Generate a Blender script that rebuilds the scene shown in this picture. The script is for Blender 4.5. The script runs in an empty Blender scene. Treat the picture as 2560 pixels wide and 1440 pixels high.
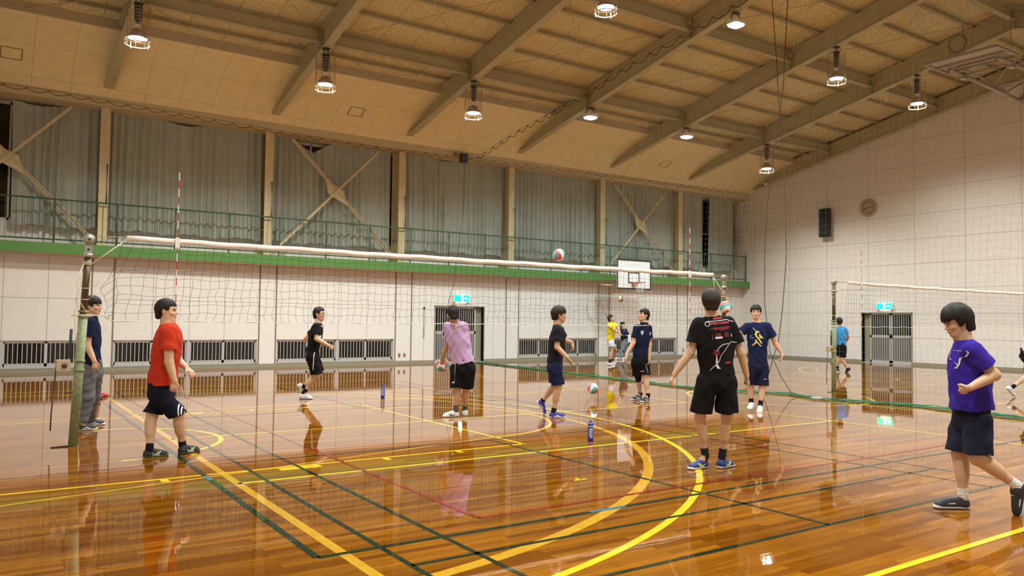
import bpy, math, random
import numpy as np
from mathutils import Vector, Matrix
from mathutils.bvhtree import BVHTree

random.seed(7)
RNG = np.random.default_rng(7)
scene = bpy.context.scene
COL = scene.collection

# ------------------------------------------------------------------ camera
CAM_F = 1950.9          # focal length in pixels of the 2560 wide frame
CAM_YAW, CAM_PITCH, CAM_ROLL = 0.5964, 0.0403, 0.0120
CAM_LOC = Vector((-1.963, -10.249, 1.509))

def camera_axes():
    cy, sy = math.cos(CAM_YAW), math.sin(CAM_YAW)
    cp, sp = math.cos(CAM_PITCH), math.sin(CAM_PITCH)
    fw = Vector((sy * cp, cy * cp, sp))
    r = Vector((cy, -sy, 0))
    u = r.cross(fw)
    cr, sr = math.cos(CAM_ROLL), math.sin(CAM_ROLL)
    return cr * r + sr * u, -sr * r + cr * u, fw

_r, _u, _f = camera_axes()
cam_data = bpy.data.cameras.new('camera')
cam_data.sensor_width = 36.0
cam_data.lens = CAM_F / 2560 * 36.0
cam_data.clip_end = 200
cam = bpy.data.objects.new('camera', cam_data)
COL.objects.link(cam)
m = Matrix((( _r.x, _u.x, -_f.x, CAM_LOC.x),
            ( _r.y, _u.y, -_f.y, CAM_LOC.y),
            ( _r.z, _u.z, -_f.z, CAM_LOC.z),
            (0, 0, 0, 1)))
cam.matrix_world = m
scene.camera = cam

# ------------------------------------------------------------------ world, exposure
world = bpy.data.worlds.new('night')
scene.world = world
world.use_nodes = True
world.node_tree.nodes['Background'].inputs[0].default_value = (0.01, 0.012, 0.02, 1)
world.node_tree.nodes['Background'].inputs[1].default_value = 0.05
scene.view_settings.view_transform = 'Standard'
scene.view_settings.look = 'None'
scene.view_settings.gamma = 1.0
scene.view_settings.use_curve_mapping = False
scene.view_settings.exposure = 0.64

LAMP_POWER = 950.0        # watts of each caged high bay lamp
LAMP_COLOUR = (0.96, 1.0, 0.95)
LED_POWER = 800.0
LED_COLOUR = (0.76, 0.95, 1.0)

# ------------------------------------------------------------------ helpers
def V(*a):
    return Vector(a)

def tag(o, label=None, cat=None, group=None, kind=None):
    if label: o['label'] = label
    if cat: o['category'] = cat
    if group: o['group'] = group
    if kind: o['kind'] = kind
    return o

def empty(name, loc, label=None, cat=None, group=None, rz=0.0):
    o = bpy.data.objects.new(name, None)
    o.empty_display_size = 0.1
    o.location = loc
    o.rotation_euler = (0, 0, rz)
    COL.objects.link(o)
    return tag(o, label, cat, group)

def origin_of(o):
    v = Vector((0, 0, 0))
    while o is not None:
        v = v + o.location
        o = o.parent
    return v

def copy_tree(o, parent=None):
    c = o.copy()
    COL.objects.link(c)
    c.parent = parent
    for ch in list(o.children):
        copy_tree(ch, c)
    return c

class MB:
    """collects shapes in world coordinates, links them as one mesh object"""
    def __init__(s):
        s.v = []; s.f = []; s.m = []; s.sm = []
    def add(s, vs, fs, mi=0, smooth=False):
        b = len(s.v)
        s.v.extend([tuple(p) for p in vs])
        for f in fs:
            s.f.append(tuple(b + i for i in f)); s.m.append(mi); s.sm.append(smooth)
        return s
    def box(s, lo, hi, mi=0):
        (x0, y0, z0), (x1, y1, z1) = lo, hi
        vs = [(x0,y0,z0),(x1,y0,z0),(x1,y1,z0),(x0,y1,z0),(x0,y0,z1),(x1,y0,z1),(x1,y1,z1),(x0,y1,z1)]
        return s.add(vs, [(0,3,2,1),(4,5,6,7),(0,1,5,4),(1,2,6,5),(2,3,7,6),(3,0,4,7)], mi)
    def bar(s, a, b, w, h, up=(0,0,1), mi=0):
        a = Vector(a); b = Vector(b); d = (b - a).normalized(); up = Vector(up)
        side = d.cross(up).normalized(); up2 = side.cross(d).normalized()
        vs = []
        for p in (a, b):
            for sx, sy in ((-1,-1),(1,-1),(1,1),(-1,1)):
                vs.append(p + side * (w/2*sx) + up2 * (h/2*sy))
        return s.add(vs, [(0,3,2,1),(4,5,6,7),(0,1,5,4),(1,2,6,5),(2,3,7,6),(3,0,4,7)], mi)
    def tube(s, pts, r, n=8, mi=0, closed=False, caps=True, smooth=True):
        pts = [Vector(p) for p in pts]
        k = len(pts)
        rs = r if isinstance(r, (list, tuple)) else [r]*k
        b = len(s.v)
        ref = None
        for i, p in enumerate(pts):
            if closed: d = pts[(i+1) % k] - pts[i-1]
            else: d = pts[min(i+1, k-1)] - pts[max(i-1, 0)]
            d = d.normalized() if d.length > 1e-9 else Vector((0,0,1))
            if ref is None:
                ref = Vector((0,0,1)) if abs(d.z) < 0.9 else Vector((1,0,0))
            x = d.cross(ref)
            if x.length < 1e-5: x = d.cross(Vector((0,1,0)))
            x.normalize(); y = d.cross(x).normalized()
            ref = -y if False else ref
            for j in range(n):
                a = 2*math.pi*j/n
                s.v.append(tuple(p + x*(rs[i]*math.cos(a)) + y*(rs[i]*math.sin(a))))
        segs = k if closed else k-1
        for i in range(segs):
            for j in range(n):
                i2 = (i+1) % k
                s.f.append((b+i*n+j, b+i*n+(j+1)%n, b+i2*n+(j+1)%n, b+i2*n+j)); s.m.append(mi); s.sm.append(smooth)
        if caps and not closed:
            s.f.append(tuple(b+j for j in reversed(range(n)))); s.m.append(mi); s.sm.append(False)
            s.f.append(tuple(b+(k-1)*n+j for j in range(n))); s.m.append(mi); s.sm.append(False)
        return s
    def lathe(s, c, prof, n=24, mi=0, axis='z', smooth=True):
        """prof: list of (radius, height) revolved about the vertical through c"""
        c = Vector(c); b = len(s.v); k = len(prof)
        for (r, h) in prof:
            for j in range(n):
                a = 2*math.pi*j/n
                if axis == 'z': q = (r*math.cos(a), r*math.sin(a), h)
                elif axis == 'x': q = (h, r*math.cos(a), r*math.sin(a))
                else: q = (r*math.sin(a), h, r*math.cos(a))
                s.v.append(tuple(c + Vector(q)))
        for i in range(k-1):
            for j in range(n):
                s.f.append((b+i*n+j, b+i*n+(j+1)%n, b+(i+1)*n+(j+1)%n, b+(i+1)*n+j)); s.m.append(mi); s.sm.append(smooth)
        if prof[0][0] > 1e-6:
            s.f.append(tuple(b+j for j in reversed(range(n)))); s.m.append(mi); s.sm.append(False)
        if prof[-1][0] > 1e-6:
            s.f.append(tuple(b+(k-1)*n+j for j in range(n))); s.m.append(mi); s.sm.append(False)
        return s
    def prism(s, poly, off, mi=0):
        """planar polygon (3d points) extruded by the vector off"""
        n = len(poly); off = Vector(off); P = [Vector(p) for p in poly]
        vs = P + [p + off for p in P]
        fs = [tuple(reversed(range(n))), tuple(range(n, 2*n))]
        fs += [(i, (i+1) % n, n + (i+1) % n, n + i) for i in range(n)]
        return s.add(vs, fs, mi)
    def build(s, name, mats, parent=None, label=None, cat=None, group=None, kind=None, bevel=0):
        if not isinstance(mats, (list, tuple)): mats = [mats]
        me = bpy.data.meshes.new(name)
        o0 = origin_of(parent) if parent is not None else Vector((0,0,0))
        if parent is None and s.v and kind is None:
            # own origin at the middle of its foot
            A = np.array(s.v); o0 = Vector(((A[:,0].min()+A[:,0].max())/2, (A[:,1].min()+A[:,1].max())/2, A[:,2].min()))
        vs = [(x-o0.x, y-o0.y, z-o0.z) for x, y, z in s.v]
        me.from_pydata(vs, [], s.f)
        for mt in mats: me.materials.append(mt)
        me.polygons.foreach_set('material_index', s.m)
        me.polygons.foreach_set('use_smooth', s.sm)
        me.update()
        o = bpy.data.objects.new(name, me)
        COL.objects.link(o)
        if parent is not None: o.parent = parent
        else: o.location = o0
        if bevel:
            b = o.modifiers.new('bevel', 'BEVEL'); b.width = bevel; b.segments = 2; b.limit_method = 'ANGLE'
        return tag(o, label, cat, group, kind)

# ------------------------------------------------------------------ materials
MATS = {}
def mat(name, col, rough=0.6, metal=0.0, spec=0.5, coat=0.0, coat_rough=0.1, emit=None, emit_s=0.0, noise=None, bump=None, sheen=0.0):
    """noise=(scale, amount) mottles the colour; bump=(scale, strength, distance)"""
    if name in MATS: return MATS[name]
    mt = bpy.data.materials.new(name); mt.use_nodes = True
    nt = mt.node_tree; b = nt.nodes['Principled BSDF']
    b.inputs['Base Color'].default_value = (*col, 1)
    b.inputs['Roughness'].default_value = rough
    b.inputs['Metallic'].default_value = metal
    b.inputs['Specular IOR Level'].default_value = spec
    b.inputs['Coat Weight'].default_value = coat
    b.inputs['Coat Roughness'].default_value = coat_rough
    b.inputs['Sheen Weight'].default_value = sheen
    if emit is not None:
        b.inputs['Emission Color'].default_value = (*emit, 1)
        b.inputs['Emission Strength'].default_value = emit_s
    if noise or bump:
        tc = nt.nodes.new('ShaderNodeTexCoord')
    if noise:
        n = nt.nodes.new('ShaderNodeTexNoise'); n.inputs['Scale'].default_value = noise[0]; n.inputs['Detail'].default_value = 5
        nt.links.new(tc.outputs['Object'], n.inputs['Vector'])
        r = nt.nodes.new('ShaderNodeValToRGB')
        r.color_ramp.elements[0].position = 0.3; r.color_ramp.elements[1].position = 0.7
        a = noise[1]
        r.color_ramp.elements[0].color = (*[max(0, c*(1-a)) for c in col], 1)
        r.color_ramp.elements[1].color = (*[min(1, c*(1+a)) for c in col], 1)
        nt.links.new(n.outputs['Fac'], r.inputs['Fac'])
        nt.links.new(r.outputs['Color'], b.inputs['Base Color'])
    if bump:
        n2 = nt.nodes.new('ShaderNodeTexNoise'); n2.inputs['Scale'].default_value = bump[0]; n2.inputs['Detail'].default_value = 3
        nt.links.new(tc.outputs['Object'], n2.inputs['Vector'])
        bp = nt.nodes.new('ShaderNodeBump'); bp.inputs['Strength'].default_value = bump[1]; bp.inputs['Distance'].default_value = bump[2]
        nt.links.new(n2.outputs['Fac'], bp.inputs['Height']); nt.links.new(bp.outputs['Normal'], b.inputs['Normal'])
    MATS[name] = mt
    return mt

def add_grid(mt, specs, dark=0.45):
    """thin joint lines: specs = [(axis, spacing, offset, width)] in object coordinates"""
    nt = mt.node_tree; b = nt.nodes['Principled BSDF']
    tc = nt.nodes.new('ShaderNodeTexCoord'); sp = nt.nodes.new('ShaderNodeSeparateXYZ')
    nt.links.new(tc.outputs['Object'], sp.inputs[0])
    total = None
    def math_node(op, a, bv=None):
        n = nt.nodes.new('ShaderNodeMath'); n.operation = op
        for i, x in enumerate((a, bv)):
            if x is None: continue
            if isinstance(x, (int, float)): n.inputs[i].default_value = x
            else: nt.links.new(x, n.inputs[i])
        return n.outputs[0]
    for ax, sps, off, w in specs:
        q = math_node('SUBTRACT', sp.outputs['XYZ'.index(ax)], off)
        q = math_node('DIVIDE', q, sps)
        fr = math_node('FRACT', q)
        dd = math_node('SUBTRACT', fr, 0.5); dd = math_node('ABSOLUTE', dd)   # 0.5 at the joint
        ln = math_node('GREATER_THAN', dd, 0.5 - w/2/sps)
        total = ln if total is None else math_node('MAXIMUM', total, ln)
    mix = nt.nodes.new('ShaderNodeMix'); mix.data_type = 'RGBA'
    src = b.inputs['Base Color'].links[0].from_socket if b.inputs['Base Color'].links else None
    if src: nt.links.new(src, mix.inputs[6])
    else: mix.inputs[6].default_value = b.inputs['Base Color'].default_value
    c = b.inputs['Base Color'].default_value
    mix.inputs[7].default_value = (c[0]*dark, c[1]*dark, c[2]*dark, 1)
    nt.links.new(total, mix.inputs[0]); nt.links.new(mix.outputs[2], b.inputs['Base Color'])
    return mt

def floor_material():
    mt = bpy.data.materials.new('varnished_plank_floor'); mt.use_nodes = True
    nt = mt.node_tree; b = nt.nodes['Principled BSDF']; L = nt.links.new
    tc = nt.nodes.new('ShaderNodeTexCoord')
    br = nt.nodes.new('ShaderNodeTexBrick')
    br.offset = 0.37; br.offset_frequency = 2; br.squash = 1.0
    br.inputs['Scale'].default_value = 1.0
    br.inputs['Brick Width'].default_value = 1.1
    br.inputs['Row Height'].default_value = 0.066
    br.inputs['Mortar Size'].default_value = 0.0008
    br.inputs['Mortar Smooth'].default_value = 0.0
    br.inputs['Bias'].default_value = 0.0
    br.inputs['Color1'].default_value = (0.150, 0.045, 0.0022, 1)
    br.inputs['Color2'].default_value = (0.300, 0.112, 0.0060, 1)
    br.inputs['Mortar'].default_value = (0.06, 0.02, 0.004, 1)
    L(tc.outputs['Object'], br.inputs['Vector'])
    mp = nt.nodes.new('ShaderNodeMapping'); mp.inputs['Scale'].default_value = (1.2, 22, 1)
    L(tc.outputs['Object'], mp.inputs['Vector'])
    n = nt.nodes.new('ShaderNodeTexNoise'); n.inputs['Scale'].default_value = 2.0; n.inputs['Detail'].default_value = 6; n.inputs['Roughness'].default_value = 0.65
    L(mp.outputs[0], n.inputs['Vector'])
    rp = nt.nodes.new('ShaderNodeValToRGB')
    rp.color_ramp.elements[0].position = 0.30; rp.color_ramp.elements[0].color = (0.55, 0.50, 0.45, 1)
    rp.color_ramp.elements[1].position = 0.72; rp.color_ramp.elements[1].color = (1.2, 1.2, 1.2, 1)
    L(n.outputs['Fac'], rp.inputs['Fac'])
    mul = nt.nodes.new('ShaderNodeMix'); mul.data_type = 'RGBA'; mul.blend_type = 'MULTIPLY'; mul.inputs[0].default_value = 0.85
    L(br.outputs['Color'], mul.inputs[6]); L(rp.outputs['Color'], mul.inputs[7])
    # broad tone change across the hall boards
    n3 = nt.nodes.new('ShaderNodeTexNoise'); n3.inputs['Scale'].default_value = 0.35
    L(tc.outputs['Object'], n3.inputs['Vector'])
    hs = nt.nodes.new('ShaderNodeHueSaturation')
    mr = nt.nodes.new('ShaderNodeMapRange'); mr.inputs[1].default_value = 0.3; mr.inputs[2].default_value = 0.7; mr.inputs[3].default_value = 0.9; mr.inputs[4].default_value = 1.12
    L(n3.outputs['Fac'], mr.inputs[0]); L(mr.outputs[0], hs.inputs['Value']); L(mul.outputs[2], hs.inputs['Color'])
    L(hs.outputs['Color'], b.inputs['Base Color'])
    b.inputs['Roughness'].default_value = 0.45
    b.inputs['Specular IOR Level'].default_value = 0.0
    b.inputs['Coat Weight'].default_value = 1.0
    b.inputs['Coat Roughness'].default_value = 0.02
    b.inputs['Coat IOR'].default_value = 1.55
    # cupped boards: the varnish ripples across the board direction
    mp2 = nt.nodes.new('ShaderNodeMapping'); mp2.inputs['Scale'].default_value = (1.3, 9, 1)
    L(tc.outputs['Object'], mp2.inputs['Vector'])
    n2 = nt.nodes.new('ShaderNodeTexNoise'); n2.inputs['Scale'].default_value = 1.0; n2.inputs['Detail'].default_value = 3
    L(mp2.outputs[0], n2.inputs['Vector'])
    bp = nt.nodes.new('ShaderNodeBump'); bp.inputs['Strength'].default_value = 0.25; bp.inputs['Distance'].default_value = 0.0022
    L(n2.outputs['Fac'], bp.inputs['Height'])
    L(bp.outputs['Normal'], b.inputs['Coat Normal'])
    return mt, bp

M_floor, _floor_bump = floor_material()

def line_paint(name, col):
    """court paint under the same varnish as the boards"""
    mt = mat(name, col, rough=0.4, spec=0.0, coat=1.0, coat_rough=0.02, noise=(9.0, 0.12))
    nt = mt.node_tree; b = nt.nodes['Principled BSDF']
    b.inputs['Coat IOR'].default_value = 1.55
    tc = nt.nodes.new('ShaderNodeTexCoord'); mp2 = nt.nodes.new('ShaderNodeMapping'); mp2.inputs['Scale'].default_value = (1.3, 9, 1)
    nt.links.new(tc.outputs['Object'], mp2.inputs['Vector'])
    n2 = nt.nodes.new('ShaderNodeTexNoise'); n2.inputs['Scale'].default_value = 1.0; n2.inputs['Detail'].default_value = 3
    nt.links.new(mp2.outputs[0], n2.inputs['Vector'])
    bp = nt.nodes.new('ShaderNodeBump'); bp.inputs['Strength'].default_value = 0.25; bp.inputs['Distance'].default_value = 0.0022
    nt.links.new(n2.outputs['Fac'], bp.inputs['Height']); nt.links.new(bp.outputs['Normal'], b.inputs['Coat Normal'])
    return mt

WALL_C = (0.72, 0.68, 0.63)
M_wall = mat('painted_wall', WALL_C, 0.7, noise=(14, 0.04))
M_seam = mat('wall_seam', (0.26, 0.20, 0.15), 0.8)
M_wallfar = add_grid(mat('painted_panel_wall', WALL_C, 0.7, noise=(10, 0.04)), [('Y', 1.82, 7.11, 0.014), ('Z', 0.922, 0.07, 0.014)], 0.45)
M_wallside = mat('painted_wall_side', WALL_C, 0.75)
M_jointbrown = mat('joint_cover', (0.20, 0.16, 0.11), 0.5)
M_base = mat('baseboard_paint', (0.27, 0.25, 0.17), 0.5)
M_cove = add_grid(mat('cove_board', (0.80, 0.68, 0.40), 0.85, noise=(3, 0.05)), [('X', 0.87, 0.62, 0.012), ('Y', 0.95, 11.55, 0.010)], 0.6)
M_deck = add_grid(mat('wood_wool_board', (0.62, 0.54, 0.31), 0.95, noise=(16, 0.22), bump=(45, 0.6, 0.02)), [('X', 0.91, 0.2, 0.02)], 0.55)
M_steel = mat('cream_steel', (0.44, 0.39, 0.23), 0.5, noise=(4, 0.06))
M_column = mat('cream_column', (0.58, 0.50, 0.30), 0.5, noise=(6, 0.10))
M_green = mat('green_fascia', (0.085, 0.22, 0.045), 0.5)
M_rail = mat('green_rail', (0.05, 0.12, 0.06), 0.4)
M_curtain = mat('grey_curtain', (0.36, 0.39, 0.34), 0.95, noise=(2.0, 0.10), sheen=0.2)
M_alu = mat('aluminium_frame', (0.62, 0.62, 0.60), 0.35, metal=0.6)
M_glass = mat('night_glass', (0.006, 0.005, 0.004), 0.08)
M_frost = mat('grey_door_panel', (0.16, 0.15, 0.13), 0.35)
M_white = mat('white_paint', (0.78, 0.78, 0.76), 0.5)
M_black = mat('black_paint', (0.012, 0.012, 0.012), 0.5)
M_darkgrey = mat('dark_grey_metal', (0.05, 0.05, 0.055), 0.4, metal=0.3)
M_galv = mat('galvanised_steel', (0.36, 0.34, 0.30), 0.45, metal=0.5)
M_rope = mat('cream_rope', (0.70, 0.62, 0.44), 0.9)
M_netdark = mat('black_net_cord', (0.02, 0.018, 0.016), 0.9)
M_netgreen = mat('green_net_cord', (0.17, 0.19, 0.12), 0.9)
M_netfloor = mat('green_net_bunch', (0.03, 0.17, 0.075), 0.9)
M_tape = mat('white_net_tape', (0.80, 0.76, 0.70), 0.8)
M_postgreen = mat('green_post', (0.22, 0.26, 0.13), 0.5, noise=(30, 0.25))
M_postbrown = mat('bronze_post', (0.10, 0.065, 0.035), 0.35, metal=0.4)
M_red = mat('red_paint', (0.55, 0.03, 0.02), 0.5)
M_yellowline = line_paint('yellow_line', (0.75, 0.48, 0.02))
M_yellowold = line_paint('faded_yellow_line', (0.50, 0.27, 0.02))
M_greenline = line_paint('green_line', (0.010, 0.028, 0.016))
M_redline = line_paint('red_line', (0.22, 0.025, 0.012))
M_bluetape = line_paint('blue_tape', (0.05, 0.16, 0.26))
# ------------------------------------------------------------------ dimensions of the hall (metres)
X0, X1 = -3.6, 26.66
YW = 13.25
RX = [-3.6, 0.62, 5.0, 9.38, 13.75, 18.08, 22.4, 26.5]     # rafter positions
def raf_z(y):            # underside of the rafters
    return 7.46 + 0.207 * (12.4 - abs(y))
def deck_z(y):
    return raf_z(y) + 0.68
PROF = [(10.35, 8.34), (10.8, 8.235), (11.2, 8.11), (11.6, 7.955), (12.0, 7.77), (12.35, 7.56), (12.6, 7.36), (12.72, 7.24)]

# ------------------------------------------------------------------ floor and court markings
fl = MB(); fl.add([(X0-.2, -13.5, 0), (X1+.2, -13.5, 0), (X1+.2, 13.9, 0), (X0-.2, 13.9, 0)], [(0,1,2,3)])
floor = fl.build('floor', M_floor, kind='structure')
def strip(mb, x0, y0, x1, y1, w, z):
    d = Vector((x1-x0, y1-y0, 0)).normalized(); s = Vector((-d.y, d.x, 0)) * (w/2)
    a = Vector((x0, y0, z)); b = Vector((x1, y1, z))
    mb.add([a-s, b-s, b+s, a+s], [(0,1,2,3)])
def arc(mb, cx, cy, r, a0, a1, w, z, n=72):
    vs = []; fs = []
    for i in range(n+1):
        a = a0 + (a1-a0)*i/n
        for q in (r-w/2, r+w/2): vs.append((cx+q*math.cos(a), cy+q*math.sin(a), z))
    for i in range(n): fs.append((2*i, 2*i+1, 2*i+3, 2*i+2))
    mb.add(vs, fs)
MX = 11.6                                          # middle of the hall, the marks mirror about it
yl, yo, gl, rl, bt = MB(), MB(), MB(), MB(), MB()
for sgn in (1, -1):
    fx = (lambda x: x) if sgn == 1 else (lambda x: 2*MX - x)
    S = lambda mb, x0, y0, x1, y1, w, z: strip(mb, fx(x0), y0, fx(x1), y1, w, z)
    def A(mb, cx, cy, r, h, w, z):                 # arc that opens away from the end line
        c = fx(cx)
        if sgn == 1: arc(mb, c, cy, r, -h, h, w, z)
        else: arc(mb, c, cy, r, math.pi-h, math.pi+h, w, z)
    # volleyball court
    S(yo, 0, -9, 0, 9, .075, .0010); S(yl, 9, -9, 9, 9, .05, .0010)
    for y in (-9, -3, 3, 9): S(yl, 0, y, 9, y, .05, .0010)
    S(yl, 0, 0, 9, 0, .05, .0010)
    # basketball: lane, circles, three point lines new and old
    for y in (-2.45, 2.45): S(yl, -2.3, y, 3.53, y, .05, .0013)
    S(yl, 3.53, -2.475, 3.53, 2.475, .05, .0013)
    A(yl, 3.53, 0, 1.8, math.pi/2, .05, .0013)
    for s2 in (-1, 1):
        S(yo, -2.3, s2*3.0, 3.53, s2*1.8, .05, .0007)
        for x in (-.53, 1.68, 2.58): S(yl, x, s2*2.47, x, s2*2.60, .07, .0013)
        S(yl, .52, s2*2.55, .94, s2*2.55, .12, .0013)
        S(yl, -2.3, s2*6.6, .70, s2*6.6, .05, .0013)
        S(yo, -2.3, s2*6.25, -.72, s2*6.25, .05, .0007)
    A(yl, -.72, 0, 1.27, math.pi/2, .06, .0013)
    A(yl, -.72, 0, 6.75, math.asin(6.6/6.75), .065, .0013)
    A(yo, -.72, 0, 6.25, math.pi/2, .10, .0007)
    S(yl, -2.3, -7.55, -2.3, 7.55, .05, .0013)
    for y in (-7.55, 7.4): S(yl, -2.3, y, MX, y, .055, .0013)
    # badminton (dark green) and the two smaller practice courts
    for x in (.26, .73, 5.88, 6.36): S(gl, x, -6.7, x, 6.7, .04, .0016)
    for y in (-6.7, -5.92, -1.98, 1.98, 5.92, 6.7): S(gl, .26, y, 6.36, y, .04, .0016)
    for a, b in ((-6.7, -1.98), (1.98, 6.7)): S(gl, 3.34, a, 3.34, b, .04, .0016)
    S(gl, -.17, -5.47, -.17, 5.47, .05, .0019)
    for y in (-5.47, 5.47): S(gl, -.17, y, 10.6, y, .05, .0019)
    S(rl, 1.21, -5.17, 1.21, 5.17, .045, .0022)
    for y in (-5.17, 5.17): S(rl, 1.21, y, 9.4, y, .045, .0022)
    S(bt, 2.05, -5.47, 2.42, -5.47, .05, .0026); S(bt, -.17, -2.72, -.17, -2.5, .05, .0026)
    S(yl, 2.70, -4.46, 2.86, -4.46, .04, .0026); S(yl, 2.78, -4.46, 2.78, -4.38, .04, .0026)
strip(yl, MX, -7.5, MX, 7.5, .05, .0013); arc(yl, MX, 0, 1.8, 0, 2*math.pi, .06, .0013, 96)
for mb, mt, nm in ((yo, M_yellowold, 'faded yellow court lines'), (yl, M_yellowline, 'bright yellow court lines'), (gl, M_greenline, 'dark green court lines'), (rl, M_redline, 'red court lines'), (bt, M_bluetape, 'blue tape marks')):
    mb.build('court_marking', mt, floor, label=nm)

# ------------------------------------------------------------------ lower left wall with its windows and door
PIERS = [(0.45, 0.98), (4.89, 5.39), (9.35, 9.93), (13.74, 14.29), (18.12, 18.66), (22.49, 23.09)]
WIN = [(-3.5, 0.43), (1.0, 4.85), (5.43, 9.30), (14.33, 18.08), (18.70, 22.45)]
WZ0, WZ1 = 0.12, 0.82
DOOR1 = (10.83, 12.79, 1.93)
wl = MB()
Y0w, Y1w = YW, YW + 0.30
ops = sorted([(a, b, WZ0, WZ1) for a, b in WIN] + [(DOOR1[0], DOOR1[1], 0.0, DOOR1[2])])
x = X0
for a, b, z0, z1 in ops:
    if a > x: wl.box((x, Y0w, 0), (a, Y1w, 3.05))
    if z0 > 0: wl.box((a, Y0w, 0), (b, Y1w, z0))
    wl.box((a, Y0w, z1), (b, Y1w, 3.05))
    x = b
wl.box((x, Y0w, 0), (X1, Y1w, 3.05))
e = YW - 0.0015
def vseam(x, z0, z1, w=.010): wl.add([(x-w/2, e, z0), (x+w/2, e, z0), (x+w/2, e, z1), (x-w/2, e, z1)], [(0,1,2,3)], 1)
def hseam(x0, x1, z, w=.010): wl.add([(x0, e, z-w/2), (x1, e, z-w/2), (x1, e, z+w/2), (x0, e, z+w/2)], [(0,1,2,3)], 1)
for a, b in WIN:
    n = 4 if b < 5 else 4
    for k in range(1, n): vseam(a + (b-a)*k/n, WZ1, 3.0)
    hseam(a, b, 1.92)
for xx in (10.40, 13.2, 24.0, 24.9, 25.8): vseam(xx, .1, 3.0)
wl.build('wall_left', [M_wall, M_seam], kind='structure')
k = 1
for a, b in PIERS:
    for q in (a, b):
        t = MB(); t.box((q-.018, YW-.012, 0), (q+.018, YW+.01, 3.03)); t.build('trim_%d' % k, M_jointbrown, kind='structure'); k += 1
bb = MB()
x = X0
for a, b in ((DOOR1[0], DOOR1[1]), (X1, X1)):
    if a > x: bb.box((x, YW-.02, 0), (a, YW+.02, .10))
    x = b
bb.build('baseboard_left', M_base, kind='structure')

# low windows: aluminium frame, four sashes, lattice of upright bars, night behind the panes
for i, (a, b) in enumerate(WIN):
    f = MB()
    f.box((a, YW+.04, WZ0), (b, YW+.16, WZ0+.03)); f.box((a, YW+.04, WZ1-.03), (b, YW+.16, WZ1))
    f.box((a, YW+.04, WZ0), (a+.03, YW+.16, WZ1)); f.box((b-.03, YW+.04, WZ0), (b, YW+.16, WZ1))
    f.box((a, YW-.03, WZ0-.02), (b, YW+.05, WZ0))
    mid = (a+b)/2
    f.box((mid-.05, YW+.03, WZ0), (mid+.05, YW+.16, WZ1))
    w = f.build('window_%d' % (i+1), M_alu, kind='structure')
    qs = [a+.03, (a+mid)/2, mid-.05]; qs2 = [mid+.05, (b+mid)/2, b-.03]
    lat = MB()
    for s0, s1 in ((qs[0], qs[1]), (qs[1], qs[2]), (qs2[0], qs2[1]), (qs2[1], qs2[2])):
        sa = MB()
        sa.box((s0, YW+.07, WZ0+.03), (s0+.035, YW+.10, WZ1-.03)); sa.box((s1-.035, YW+.07, WZ0+.03), (s1, YW+.10, WZ1-.03))
        sa.box((s0, YW+.07, WZ0+.03), (s1, YW+.10, WZ0+.11)); sa.box((s0, YW+.07, WZ1-.07), (s1, YW+.10, WZ1-.03))
        sh = sa.build('sash', M_alu, w)
        g = MB(); g.box((s0+.035, YW+.082, WZ0+.11), (s1-.035, YW+.088, WZ1-.07)); g.build('pane', M_glass, sh)
        nb = 9
        for j in range(1, nb):
            xx = s0 + (s1-s0)*j/nb; lat.box((xx-.009, YW+.045, WZ0+.06), (xx+.009, YW+.062, WZ1-.03))
    lat.build('lattice', M_alu, w)
    bk = MB(); bk.box((a, YW+.26, WZ0), (b, YW+.29, WZ1)); bk.build('backing', M_glass, w)

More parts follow.
